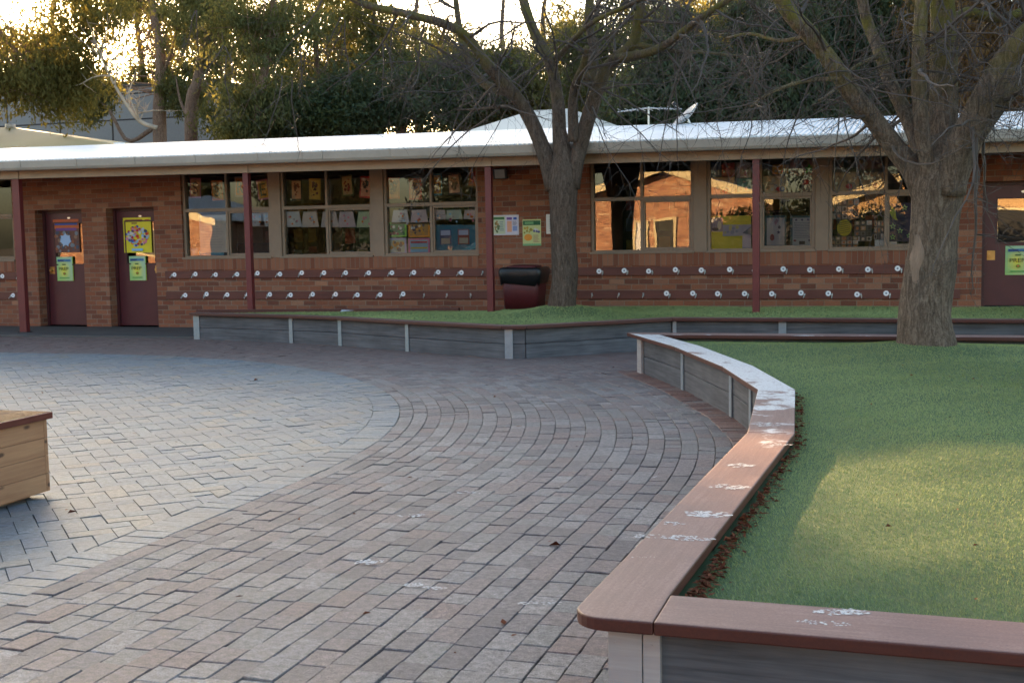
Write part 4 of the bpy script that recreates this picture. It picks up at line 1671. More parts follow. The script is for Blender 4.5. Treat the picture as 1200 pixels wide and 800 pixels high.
# photo collages
cl = [(973, 1007, 233, 257, 'upper collage of small photos in window left of lawn tree'), (1001, 1022, 258, 283, 'middle collage of small photos, right of the yellow cut-out'), (1024, 1036, 258, 281, 'narrow collage of small photos against the mullion left of the lawn tree'), (972, 1006, 277, 291, 'wide low collage of small photos on the window sill left of the lawn tree')]
for a, b, c, d, nm in cl:
    x, z, w_, h_ = wi(a, b, c, d)
    s = Sheet(w_, h_, lin(60, 50, 50))
    n = max(3, int(w_ / .08))
    m_ = max(3, int(h_ / .08))
    for i in range(n):
        for j in range(m_):
            s.rect((i + .08) / n, (j + .08) / m_, (i + .92) / n, (j + .92) / m_, random.choice([lin(190, 170, 160), lin(120, 110, 110), lin(200, 150, 110), lin(90, 80, 80), lin(210, 200, 200), lin(150, 130, 100)]))
            s.ell((i + .5) / n, (j + .5) / m_, .25 / n, .28 / m_, random.choice([lin(220, 190, 170), lin(70, 55, 50), lin(200, 120, 70)]), 8)
    s.put('photo_collage', nm, 'photo collage', x, YI, z)
x, z, w_, h_ = wi(981, 998, 257, 277)
s = Sheet(w_, h_, lin(45, 40, 30))
s.ell(.5, .5, .5, .48, lin(200, 180, 30), 24)
for k in range(6):
    s.poly([(.1, .15 + .12 * k), (.9, .28 + .12 * k), (.9, .32 + .12 * k), (.1, .19 + .12 * k)], lin(90, 80, 30))
s.put('drawing', 'round yellow striped cut-out between the photo collages', 'drawing', x, YI, z)
x, z, w_, h_ = wi(1041, 1068, 238, 283)
s = Sheet(w_, h_, lin(25, 30, 75))
s.poly([(.12, .95), (.3, .8), (.34, .62), (.42, .55), (.2, .6), (.06, .75)], lin(190, 200, 70))
for cx, cy, r in ((.7, .88, .16), (.2, .4, .16), (.52, .28, .15), (.2, .12, .15), (.9, .15, .13)):
    s.star(cx, cy, r, lin(170, 215, 140)).star(cx, cy, r * .45, lin(25, 30, 75))
s.put('poster', 'dark blue night sky poster with green moon and stars behind the lawn tree trunk', 'poster', x, YI, z)
for a, b, nm in ((1025, 1040, 'white box on the window sill left of the mullion near the lawn tree'), (1041.5, 1051, 'small white box on the window sill under the night sky poster')):
    x, z, w_, h_ = wi(a, b, 283, 296)
    bxm = MB().box(-w_ / 2, w_ / 2, 0, .12, 0, h_).box(-w_ / 2 + .01, w_ / 2 - .01, .01, .11, h_, h_ + .01)
    tag(obj('white_box', bxm, M['white'], None, (x, YI + .01, SILL + .05), bevel=.004), nm, 'box')
# furniture standing in the dark rooms, seen dimly through the glass
for px, py, sz, c, nm in ((380, 285, (.9, .4, 1.3), lin(130, 85, 50), 'brown timber bookcase inside the middle window bay'), (296, 285, (.7, .4, 1.5), lin(60, 70, 90), 'dark blue grey cupboard inside the leftmost window behind the post'), (905, 250, (1.1, .4, 1.9), lin(35, 40, 50), 'tall dark cupboard inside the window right of the red post')):
    X = X_at(px, py, WY + 1.6)
    bc = thing('bookcase', nm, 'bookcase', (X, WY + 1.6, .03))
    w_, d_, h_ = sz
    cm = plain('bookcase_board', c, .6, 0, .15, 3)
    part('carcass', MB().box(X - w_ / 2, X - w_ / 2 + .03, WY + 1.6, WY + 1.6 + d_, .03, h_).box(X + w_ / 2 - .03, X + w_ / 2, WY + 1.6, WY + 1.6 + d_, .03, h_).box(X - w_ / 2 + .03, X + w_ / 2 - .03, WY + 1.6 + d_ - .02, WY + 1.6 + d_, .03, h_).box(X - w_ / 2, X + w_ / 2, WY + 1.6, WY + 1.6 + d_, h_, h_ + .03), cm, bc)
    for k in range(4):
        zz = .1 + (h_ - .15) * k / 4
        part('shelf', MB().box(X - w_ / 2 + .031, X + w_ / 2 - .031, WY + 1.61, WY + 1.6 + d_ - .03, zz, zz + .025), cm, bc)

# floodlight under the eave
p = at(586.5, 205, WY - .1)
fl = thing('floodlight', 'small black framed floodlight on the brick under the eave beside the red post', 'floodlight', (p.x, WY, p.z))
part('housing', MB().yprism([(WY - .12, p.z - .07), (WY - .16, p.z + .1), (WY - .07, p.z + .11), (WY - .05, p.z - .06)], p.x - .12, p.x + .12), M['dark'], fl, bevel=.008)
part('lens', MB().yprism([(WY - .1225, p.z - .055), (WY - .1585, p.z + .085), (WY - .161, p.z + .085), (WY - .125, p.z - .055)], p.x - .085, p.x + .085), M['lampglass'], fl)
part('bracket', MB().box(p.x - .02, p.x + .02, WY - .06, WY, p.z - .02, p.z + .02), M['dark'], fl)

# rubbish bin
bx0 = at(615, 358, 18.3)
bn = thing('rubbish_bin', 'dark maroon rubbish bin with black liner folded over its rim by the wall', 'bin', (bx0.x, 18.3, .42))


def rsq(w_, d_, r, n=5):
    o = []
    for cx, cy, a0 in ((w_ / 2 - r, d_ / 2 - r, 0), (-w_ / 2 + r, d_ / 2 - r, 90), (-w_ / 2 + r, -d_ / 2 + r, 180), (w_ / 2 - r, -d_ / 2 + r, 270)):
        for k in range(n + 1):
            a = R(a0 + 90 * k / n)
            o.append((cx + r * math.cos(a), cy + r * math.sin(a)))
    return o


def loft(secs, cap=True):
    mb = MB()
    n = len(secs[0][0])
    vs = []
    for pl, z in secs:
        vs += [(p[0], p[1], z if not callable(z) else z(i)) for i, p in enumerate(pl)]
    fs = []
    for i in range(len(secs) - 1):
        for k in range(n):
            k2 = (k + 1) % n
            fs.append((i * n + k, i * n + k2, (i + 1) * n + k2, (i + 1) * n + k))
    if cap:
        fs += [tuple(range(n - 1, -1, -1)), tuple(range((len(secs) - 1) * n, len(secs) * n))]
    return mb.add(vs, fs)


obj('body', loft([(rsq(.56, .46, .06), 0), (rsq(.6, .5, .06), .3), (rsq(.63, .52, .06), .58)]), M['bin'], bn, wl(bn), 0, True)
rnd_ = [random.uniform(-1, 1) for _ in range(24)]
lw = lambda k, a: (lambda pl: [(x * (1 + a * rnd_[(i * 7 + k) % 24]), y * (1 + a * rnd_[(i * 5 + k) % 24])) for i, (x, y) in enumerate(pl)])
obj('liner', loft([(lw(1, .012)(rsq(.66, .55, .07)), lambda i: .44 + .05 * rnd_[i % 24] - .04 * (i % 3 == 0)), (lw(2, .02)(rsq(.70, .58, .07)), .54), (lw(3, .02)(rsq(.72, .6, .07)), lambda i: .63 + .012 * rnd_[(i * 3) % 24]), (lw(4, .02)(rsq(.66, .54, .07)), lambda i: .665 + .012 * rnd_[(i * 3) % 24]), (lw(5, .02)(rsq(.3, .22, .05)), .64)]), M['liner'], bn, wl(bn), 0, True)
obj('lid', loft([(rsq(.5, .4, .06), .655), (rsq(.5, .4, .06), .68), (rsq(.3, .24, .05), .7)]), M['bin'], bn, wl(bn), 0, True)

# scrap of paper on the far bed edge
sp_ = at(402, 365.5, 16.6)
pm = MB()
pm.add([(-.1, -.07, 0), (.1, -.06, .012), (.11, .07, .004), (-.09, .08, .016)], [(0, 1, 2, 3)])
pm.add([(-.1, -.07, .004), (.1, -.06, .016), (.11, .07, .008), (-.09, .08, .02)], [(0, 1, 2, 3)])
tag(obj('paper_scrap', pm, M['white'], None, (sp_.x, 16.75, .47), .4), 'small white scrap of paper on the left end of the far bed', 'paper')

# ------------------------------------------------------------------ bare trees in the yard


def spline(pts, n):
    P = [Vector(p) for p in pts]
    P = [P[0] * 2 - P[1]] + P + [P[-1] * 2 - P[-2]]
    out = []
    m = len(P) - 3
    for k in range(n + 1):
        t = k / n * m
        i = min(int(t), m - 1)
        u = t - i
        a, b, c, d = P[i:i + 4]
        out.append(.5 * ((2 * b) + (c - a) * u + (2 * a - 5 * b + 4 * c - d) * u * u + (3 * b - a - 3 * c + d) * u ** 3))
    return out


def rvec():
    while True:
        v = Vector((random.uniform(-1, 1), random.uniform(-1, 1), random.uniform(-1, 1)))
        if .05 < v.length < 1:
            return v.normalized()


def shoot(mb, p, d, length, r0, seg, wander, bias, n):
    """a wandering tapering stem; returns its points"""
    pts, rad = [p], [r0]
    st = length / seg
    for k in range(seg):
        d = (d + rvec() * wander + bias * (1. / seg)).normalized()
        pts.append(pts[-1] + d * st)
        rad.append(r0 * (1 - .8 * (k + 1) / seg))
    mb.tube(pts, rad, n, 0, False)
    return pts, rad


def bare_tree(name, label, base, trunk, limbs, mats, nside, dens, droop, nb=(7, 11), sec_len=(.9, 2.2), tw_len=(.3, .95), hang=None):
    root = thing(name, label, 'tree', base)
    tr = MB()
    tw = MB()
    pts = spline([t[0] for t in trunk], 46)
    rr = np.interp(np.linspace(0, 1, 47), np.linspace(0, 1, len(trunk)), [t[1] for t in trunk])
    tr.tube(pts, list(rr), nside, .13)
    for pl, r0, r1, cnt in limbs:
        sp = spline(pl, 34)
        rad = [r0 + (r1 - r0) * (k / 34) ** .6 for k in range(35)]
        tr.tube(sp, rad, max(10, nside // 2), .12)
        L = sum((sp[i + 1] - sp[i]).length for i in range(34))
        for _ in range(int(cnt * dens)):
            k = int(34 * random.uniform(.22, 1.) ** .9)
            k = min(k, 33)
            ax = (sp[k + 1] - sp[k]).normalized()
            d = (rvec() + ax * .35)
            d = (d - ax * d.dot(ax) * .55).normalized()
            rs = min(rad[k] * .55, random.uniform(.009, .026))
            ln = random.uniform(*sec_len) * (.55 + .9 * rad[k] / r0)
            b, br = shoot(tw, sp[k], d, ln, rs, 9, .2, Vector((0, 0, random.uniform(-droop, droop * .7))), 5)
            for _ in range(random.randint(*nb)):
                q = random.randint(1, 9)
                ax2 = (b[q] - b[q - 1]).normalized()
                d2 = (rvec() + ax2 * .5).normalized()
                t2, r2 = shoot(tw, b[q], d2, random.uniform(*tw_len), max(.003, br[q] * .45), 6, .24, Vector((0, 0, random.uniform(-droop * 1.6, droop * .4))), 3)
                for _ in range(random.randint(1, 3)):
                    e = random.randint(2, 6)
                    shoot(tw, t2[e], (rvec() + Vector((0, 0, -.2))).normalized(), random.uniform(.12, .4), .0028, 4, .3, Vector((0, 0, -.5)), 3)
    if hang:
        for (p, ln, cnt) in hang:
            for _ in range(cnt):
                b, br = shoot(tw, p + rvec() * .12, (Vector((random.uniform(-.5, .5), random.uniform(-.3, .3), -1))).normalized(), ln * random.uniform(.6, 1.1), .011, 10, .22, Vector((0, 0, -.3)), 5)
                for _ in range(11):
                    q = random.randint(2, 10)
                    t2, _r = shoot(tw, b[q], rvec(), random.uniform(.15, .5), .0045, 5, .35, Vector((0, 0, -.4)), 3)
                    shoot(tw, t2[3], rvec(), random.uniform(.1, .25), .003, 4, .3, Vector((0, 0, -.3)), 3)
    part('trunk', tr, mats[0], root, smooth=True)
    part('twigs', tw, mats[1], root)
    return root


Y1 = 17.0


def q1(px, py, dy=0.):
    return at(px, py, Y1 + dy)


def trk(px, py, w_px, Y):
    p = at(px, py, Y)
    return (p, w_px / 2 * (Y / AZ.y) / F * 1.0)


def wr(px_w, Y):
    return px_w / 2 * (Y * (1.04 if Y > 15 else .95)) / F


b0 = Vector((T1[0], Y1, .42))
trunk1 = [(b0 + Vector((0, 0, -.1)), .27), (b0 + Vector((0, 0, .1)), .225), (q1(662, 330), wr(31, Y1)), (q1(661, 290), wr(29.5, Y1)), (q1(660, 250), wr(31, Y1)), (q1(660, 215), wr(37, Y1)), (q1(660, 198), wr(34, Y1)), (q1(660, 178), wr(22, Y1)), (q1(659, 150), wr(8, Y1))]
limbs1 = [
    ([q1(650, 222), q1(640, 185), q1(622, 140), q1(600, 108, -.2), q1(575, 82, -.4), q1(548, 45, -.6), q1(520, 28, -.9), q1(470, 15, -1.1), q1(420, 2, -1.2), q1(360, -40, -1.3), q1(300, -90, -1.2)], wr(24, Y1), .035, 30),
    ([q1(660, 218), q1(656, 170), q1(654, 120, .1), q1(645, 75, .2), q1(625, 35, .3), q1(612, -5, .4), q1(600, -70, .5), q1(580, -140, .5)], wr(21, Y1), .06, 22),
    ([q1(668, 220), q1(680, 170), q1(692, 130, -.1), q1(706, 90, -.2), q1(722, 68, -.3), q1(742, 50, -.4), q1(750, 10, -.5), q1(760, -50, -.5), q1(765, -120, -.5)], wr(22, Y1), .06, 24),
    ([q1(690, 95, .1), q1(696, 60, .2), q1(690, 20, .3), q1(694, -40, .4), q1(690, -110, .5)], wr(17, Y1), .05, 18),
    ([q1(672, 165, -.1), q1(672, 110, -.3), q1(684, 75, -.6), q1(688, 55, -.8)], wr(15, Y1), .035, 12),
    ([q1(718, 70, -.3), q1(770, 58, -.8), q1(820, 22, -1.2), q1(870, -10, -1.5), q1(930, -40, -1.6)], wr(12, Y1), .03, 20),
    ([q1(740, 52, -.4), q1(790, 60, -.3), q1(830, 62, 0), q1(880, 68, .2)], wr(9, Y1), .015, 14),
    ([q1(600, 108, -.2), q1(570, 100, .1), q1(548, 70, .3), q1(538, 30, .3), q1(530, -40, .4)], wr(15, Y1), .04, 18),
    ([q1(652, 70, .2), q1(690, 30, -.5), q1(740, 5, -.9), q1(800, -25, -1.2)], wr(9, Y1), .02, 12),
    ([q1(612, 128), q1(590, 125, -.3), q1(560, 128, -.5), q1(535, 129, -.6)], wr(8, Y1), .012, 9),
]
bare_tree('bare_tree', 'bare many-limbed grey tree growing from the far bed before the brick wall', (b0.x, b0.y, .42), trunk1, limbs1, (M['bark1'], M['twig']), 26, .85, .45,
          hang=[(q1(338, 95, -1.0), 1.5, 2), (q1(352, 60, -1.1), 1.1, 2), (q1(265, 60, -1.2), 1.0, 3), (q1(450, 40, -1), 1.1, 3), (q1(490, 60, -.8), 1.0, 3), (q1(235, 20, -1.2), 1.0, 2), (q1(400, 30, -1), 1.0, 3)])

Y2 = T2[1]


def q2(px, py, dy=0.):
    return at(px, py, Y2 + dy)


b0 = Vector((T2[0], Y2, .43))
trunk2 = [(b0 + Vector((0, 0, -.12)), .32), (b0 + Vector((0, 0, .05)), .285), (q2(1083, 370), wr(62, Y2)), (q2(1088, 330), wr(58, Y2)), (q2(1092, 290), wr(54, Y2)), (q2(1097, 250), wr(54, Y2)), (q2(1100, 218), wr(58, Y2)), (q2(1102, 190), wr(50, Y2)), (q2(1104, 160), wr(28, Y2)), (q2(1105, 130), wr(12, Y2))]
limbs2 = [
    ([q2(1085, 235), q2(1070, 200), q2(1048, 172), q2(1022, 138, -.1), q2(1000, 112, -.2), q2(975, 75, -.3), q2(950, 42, -.4), q2(925, 15, -.5), q2(905, -20, -.6), q2(870, -80, -.8)], wr(30, Y2), .07, 26),
    ([q2(1090, 215), q2(1076, 170, .2), q2(1060, 130, .3), q2(1042, 95, .4), q2(1030, 60, .5), q2(1015, 20, .6), q2(1005, -30, .6), q2(990, -90, .6)], wr(21, Y2), .05, 24),
    ([q2(1092, 220, -.1), q2(1082, 160, -.2), q2(1078, 110, -.2), q2(1077, 60, -.2), q2(1080, 10, -.2), q2(1085, -60, -.2)], wr(19, Y2), .06, 16),
    ([q2(1106, 220), q2(1106, 150, .15), q2(1106, 90, .2), q2(1106, 40, .2), q2(1104, -10, .2), q2(1100, -80, .2)], wr(38, Y2), .11, 20),
    ([q2(1112, 225, -.1), q2(1122, 180, -.2), q2(1138, 145, -.3), q2(1158, 108, -.35), q2(1180, 70, -.4), q2(1205, 40, -.5), q2(1240, 5, -.6), q2(1280, -50, -.6)], wr(38, Y2), .09, 24),
    ([q2(1118, 215, .1), q2(1140, 165, .15), q2(1165, 130, .2), q2(1195, 95, .2), q2(1230, 60, .2), q2(1290, 10, .1)], wr(27, Y2), .07, 22),
    ([q2(1106, 30, .2), q2(1135, 15, .4), q2(1170, 22, .5), q2(1210, 10, .6)], wr(16, Y2), .04, 14),
    ([q2(1032, 65, .5), q2(1000, 80, 0), q2(985, 100, -.3), q2(960, 118, -.6)], wr(6, Y2), .012, 12),
    ([q2(985, 92, -.3), q2(945, 95, -.5), q2(905, 108, -.8), q2(880, 125, -.9)], wr(7, Y2), .012, 14),
    ([q2(950, 42, -.4), q2(915, 48, -.2), q2(880, 40, 0), q2(850, 45, .1)], wr(7, Y2), .012, 12),
]
lt = bare_tree('bare_tree', 'thick rough-barked bare tree with mossy spreading limbs standing on the near lawn', (b0.x, b0.y, .43), trunk2, limbs2, (M['bark2'], M['twig']), 36, .6, .5,
               sec_len=(.6, 1.6), tw_len=(.25, .75), hang=[(q2(1150, 100, -.5), .6, 3), (q2(1045, 20, -.3), .8, 4), (q2(1110, 20, -.4), .7, 4), (q2(1190, 80, -.5), .6, 4), (q2(890, 60, -.8), .8, 4)])
# old wound on the trunk: bare torn wood lying on the bark, wrapped round its curve
from mathutils.bvhtree import BVHTree
tk = [c for c in lt.children if c.name.startswith('trunk')][0]
off = wl(lt)
bv = BVHTree.FromPolygons([tuple(v.co + off) for v in tk.data.vertices], [tuple(p_.vertices) for p_ in tk.data.polygons])
p = q2(1074, 303)
hw_ = MB()
NU, NV = 10, 22
grid = {}
for i in range(NU + 1):
    for j in range(NV + 1):
        u, v = i / NU * 2 - 1, j / NV * 2 - 1
        wdt = .062 * math.sqrt(max(.02, 1 - v * v)) * (1 + .25 * math.sin(5 * v + 1))
        o_ = Vector((p.x + u * wdt + .012 * math.sin(3 * v), p.y - 1.2, p.z + v * .25))
        h_ = bv.ray_cast(o_, Vector((0, 1, 0)))
        if h_[0]:
            e_ = 1 - u * u
            grid[i, j] = len(hw_.v)
            hw_.v.append((o_.x, h_[0].y - .014 * e_ * (1 - v * v) + (.012 if abs(u) == 1 or abs(v) == 1 else 0) + .004 * mn.noise(Vector((o_.x * 60, 0, o_.z * 14))), o_.z))
for i in range(NU):
    for j in range(NV):
        k = [(i, j), (i + 1, j), (i + 1, j + 1), (i, j + 1)]
        if all(q in grid for q in k):
            hw_.f.append(tuple(grid[q] for q in k))
            hw_.c.append(None)
part('trunk_scar', hw_, M['scar'], lt, smooth=True)

# ------------------------------------------------------------------ trees behind the block


FOL = 1.0


def leaf_cloud(name, centres, radii, counts, size, mat, droop=1., squash=1.):
    """many small leaf faces spread through clumps"""
    V = []
    counts = [int(n * FOL) for n in counts]
    for c, r, n in zip(centres, radii, counts):
        u = rng.normal(0, 1, (n, 3))
        u /= np.linalg.norm(u, axis=1)[:, None] + 1e-9
        rad = rng.random(n) ** .45
        p = np.array(c) + u * (rad * r)[:, None] * np.array([1, 1, squash])
        d = rng.normal(0, 1, (n, 3))
        d[:, 2] -= droop * 1.4
        d /= np.linalg.norm(d, axis=1)[:, None]
        s = np.cross(d, rng.normal(0, 1, (n, 3)))
        s /= np.linalg.norm(s, axis=1)[:, None] + 1e-9
        L = size[0] * rng.uniform(.6, 1.5, n)[:, None]
        Wd = size[1] * rng.uniform(.6, 1.4, n)[:, None]
        q = np.stack([p - d * L * .5, p + s * Wd, p + d * L * .5, p - s * Wd], 1)
        V.append(q)
    V = np.concatenate(V).reshape(-1, 3)
    return np_mesh(name, V, np.arange(len(V)), 4, mat)


def back_tree(name, label, px, Y, trunk_px, crowns, leafmat, barkmat, rtrunk, size, ncl, nleaf, limb_px=(), droop=1., cluster=.75, squash=.8, group='trees behind the classroom block'):
    """trunk_px: photo points up the trunk; crowns: (px, py, half width m, half height m, depth m)"""
    base = at(px, 200, Y)
    base.z = -.02
    root = thing(name, label, 'tree', base, group)
    tr = MB()
    pl = [base] + [at(a, b, Y + random.uniform(-.3, .3)) for a, b in trunk_px]
    sp = spline(pl, 26)
    tr.tube(sp, [rtrunk * (1.15 - .75 * k / 26) for k in range(27)], 12, .1)
    for lp, r in limb_px:
        s2 = spline([at(a, b, Y + c) for a, b, c in lp], 14)
        tr.tube(s2, [r * (1 - .75 * k / 14) for k in range(15)], 7, .08)
    cen, rad, cnt = [], [], []
    for cx, cy, hw, hh, dp in crowns:
        c = at(cx, cy, Y)
        for _ in range(int(ncl * 1.6)):
            u = rvec() * (random.random() ** .4) * 1.12
            q = c + Vector((u.x * hw, u.y * dp, u.z * hh))
            cen.append(q)
            rad.append(cluster * random.uniform(.6, 1.7))
            cnt.append(int(nleaf * .72 * random.uniform(.5, 1.4)))
            if random.random() < .3:
                src = sp[random.randint(9, 26)]
                b = [src, src.lerp(q, .5) + rvec() * .3, q]
                tr.tube(spline(b, 6), [rtrunk * .09 * (1 - .1 * k) for k in range(7)], 5, 0, False)
    part('trunk', tr, barkmat, root, smooth=True)
    me = leaf_cloud('crown', [c - base for c in cen], rad, cnt, size, leafmat, droop, squash)
    obj('crown', me, leafmat, root, base)
    return root


G = M['gum']
back_tree('gum_tree', 'tall gum tree at the far left with low sun glowing through hanging leaves', -20, 30, [(-20, 150), (-25, 90), (-40, 30), (-50, -60)], [(60, 80, 1.9, 1.25, 1.6), (-95, 60, 1.6, 1.8, 1.6), (72, 98, .9, .9, 1.), (100, 15, 1.2, .9, 1.4), (0, 95, 1.4, .5, 1.3), (-90, 90, 2, 2, 2)], M['gum2'], M['bark3'], .2, (.17, .028), 40, 95, (), 1.3, .75)
back_tree('gum_tree', 'gum tree with thick pinkish trunk and dead pale branches low on its left side', 188, 45, [(187, 150), (188, 105), (188, 60), (180, 20), (168, -40)], [(62, 72, .9, 1.0, 1.2), (108, 118, 1.3, .9, 1.), (226, 25, 1.6, 1.2, 1.3), (135, 0, 2.2, .8, 1.5), (210, 105, 1.1, 1.1, .8)], G, M['bark3'], .3, (.19, .03), 26, 170,
          [([(183, 110, 0), (196, 75, -.2), (206, 40, -.4), (214, 0, -.5)], .11), ([(180, 150, 0), (150, 165, -.2), (128, 130, -.3), (105, 108, -.4), (82, 100, -.5)], .11)], 1.2, .5)
back_tree('gum_tree', 'gum tree with two slender forking trunks right of the thick pinkish trunk', 222, 40, [(224, 140), (232, 95), (240, 55), (250, 20), (262, -40)], [(266, 40, 1.6, 1.3, 1.2), (240, -5, 2., 1.2, 1.2), (290, 95, 1.2, 1.4, 1.2), (275, 145, 1.3, .6, 1.)], G, M['bark3'], .25, (.18, .03), 24, 160, [([(232, 95, 0), (252, 60, .2), (268, 30, .3), (285, -10, .4)], .09), ([(228, 150, 0), (212, 120, .3), (206, 90, .4)], .08)], 1.1, .5)
back_tree('gum_tree', 'wispy dark gum tree over the roof left of the hanging twigs', 300, 33, [(302, 150), (308, 100), (318, 40), (320, -40)], [(300, 90, 1.5, 1.6, 1.4), (325, 20, 1.5, 1.2, 1.4), (320, 130, 1.5, .8, 1.2), (290, 30, 1.1, 1, 1.2)], G, M['bark3'], .16, (.16, .028), 22, 125, (), 1.1, .5)
back_tree('gum_tree', 'golden lit wispy gum tree over the roof right of the hanging twigs', 372, 36, [(374, 150), (376, 100), (370, 50), (378, -30)], [(360, 50, 1.6, 1.4, 1.4), (372, 110, 1.5, 1.2, 1.2), (400, 20, 1.4, .9, 1.2)], M['gum2'], M['bark3'], .15, (.17, .028), 20, 115, [([(376, 110, 0), (396, 70, .2), (402, 30, .2)], .07)], 1.0, .5)
back_tree('gum_tree', 'open crowned grey green gum tree behind the long left limb of the bare tree', 440, 37, [(441, 150), (443, 100), (436, 60), (440, 0)], [(430, 50, 1.4, 1., 1.3), (470, 60, 1.0, 1.1, 1.2), (440, 85, 1.6, .7, 1.3)], G, M['bark3'], .13, (.15, .026), 18, 140, (), .9, .45)
back_tree('pine_tree', 'broad dark green evergreen directly behind the roof left of the hip roof', 470, 34, [(470, 150), (472, 110), (475, 85)], [(455, 118, 1.9, .95, 1.5), (400, 135, 1.5, .7, 1.3), (520, 120, 1.4, .9, 1.3), (350, 140, 1.1, .6, 1.1)], M['pineleaf'], M['bark3'], .2, (.14, .03), 34, 320, (), .4, .55)
back_tree('pine_tree', 'dark evergreen with golden fringe just left of the leaning bare limb', 545, 35, [(545, 150), (548, 120), (552, 80)], [(560, 118, 1.6, .9, 1.4), (590, 95, 1.2, .7, 1.2), (530, 90, 1.1, .8, 1.1)], M['shrubleaf'], M['bark3'], .18, (.14, .03), 26, 240, (), .5, .55)
back_tree('gum_tree', 'tall thin gum tree behind the centre limbs of the bare tree', 590, 42, [(590, 150), (595, 100), (588, 40), (592, -20)], [(560, 75, 1.3, .8, 1.2), (610, 95, 1.6, .9, 1.3), (530, 60, .8, .8, 1.)], G, M['bark3'], .14, (.17, .03), 16, 120, (), .9, .5)
back_tree('gum_tree', 'blue grey gum tree between the centre and right limbs of the bare tree', 690, 34, [(690, 150), (700, 100), (695, 50), (705, -20)], [(680, 90, 1.5, 1.2, 1.3), (730, 60, 1.3, 1.1, 1.2), (670, 60, 1., .8, 1.), (730, 20, 1.2, .9, 1.2), (720, 115, 1.5, .8, 1.3)], G, M['bark3'], .16, (.16, .028), 22, 130, (), .9, .5)
back_tree('pine_tree', 'dark evergreen tree rising behind the television aerial', 770, 30, [(770, 150), (772, 110), (776, 60)], [(760, 125, 1.5, .7, 1.3), (800, 110, 1.5, 1., 1.3), (790, 60, 1.0, .9, 1.), (830, 130, 1.2, .6, 1.1)], M['pineleaf'], M['bark3'], .2, (.15, .03), 28, 250, (), .8, .55)
back_tree('gum_tree', 'reddish trunked gum tree with sparse crown right of the aerial', 812, 38, [(812, 150), (806, 105), (815, 60), (845, 30), (870, -20)], [(800, 40, 1.2, 1, 1.2), (860, 90, 1.3, .8, 1.2), (880, 35, 1.4, .8, 1.2)], M['gum2'], M['bark3'], .2, (.17, .03), 15, 130, [([(812, 110, 0), (790, 85, .2), (785, 50, .3)], .09)], 1., .5)
back_tree('pine_tree', 'dense drooping dark pine behind the satellite dish and right-hand roof', 885, 31, [(885, 150), (888, 100), (890, 40), (895, -20)], [(880, 120, 1.6, .9, 1.4), (905, 85, 1.4, 1.1, 1.3), (920, 130, 1.3, .6, 1.2), (900, 40, 1.1, .8, 1.1)], M['pineleaf'], M['bark3'], .22, (.18, .03), 30, 260, (), 1.2, .55)
back_tree('pine_tree', 'tall blue green pine behind the mossy left limb of the lawn tree', 960, 33, [(960, 150), (962, 90), (965, 20), (965, -60)], [(960, 100, 1.6, 1.1, 1.4), (955, 50, 1.5, 1., 1.3), (970, 5, 1.6, 1., 1.3), (1000, 130, 1.6, .7, 1.3), (1010, 60, 1.2, 1., 1.2)], M['pineleaf'], M['bark3'], .24, (.18, .03), 30, 270, (), 1.1, .55)
back_tree('pine_tree', 'dark green pine behind the middle limbs of the lawn tree', 1050, 35, [(1050, 150), (1052, 90), (1052, 30), (1055, -40)], [(1045, 110, 1.6, 1., 1.4), (1060, 60, 1.3, 1.1, 1.3), (1040, 10, 1.6, 1., 1.3), (1090, 130, 1.4, .7, 1.2)], M['pineleaf'], M['bark3'], .22, (.18, .03), 28, 240, (), 1.1, .55)
back_tree('dry_leaf_tree', 'tree with brown dry hanging leaves backlit at the right behind lawn tree limbs', 1160, 32, [(1160, 150), (1158, 100), (1165, 50), (1170, -20)], [(1150, 90, 1.4, 1.3, 1.3), (1195, 60, 1.3, 1.3, 1.3), (1140, 30, 1.4, 1., 1.3), (1190, 115, 1.3, .8, 1.2), (1180, 0, 1.5, 1., 1.3), (1240, 80, 1.6, 1.5, 1.4)], M['dryleaf'], M['bark3'], .2, (.17, .03), 24, 210, (), 1.5, .5)
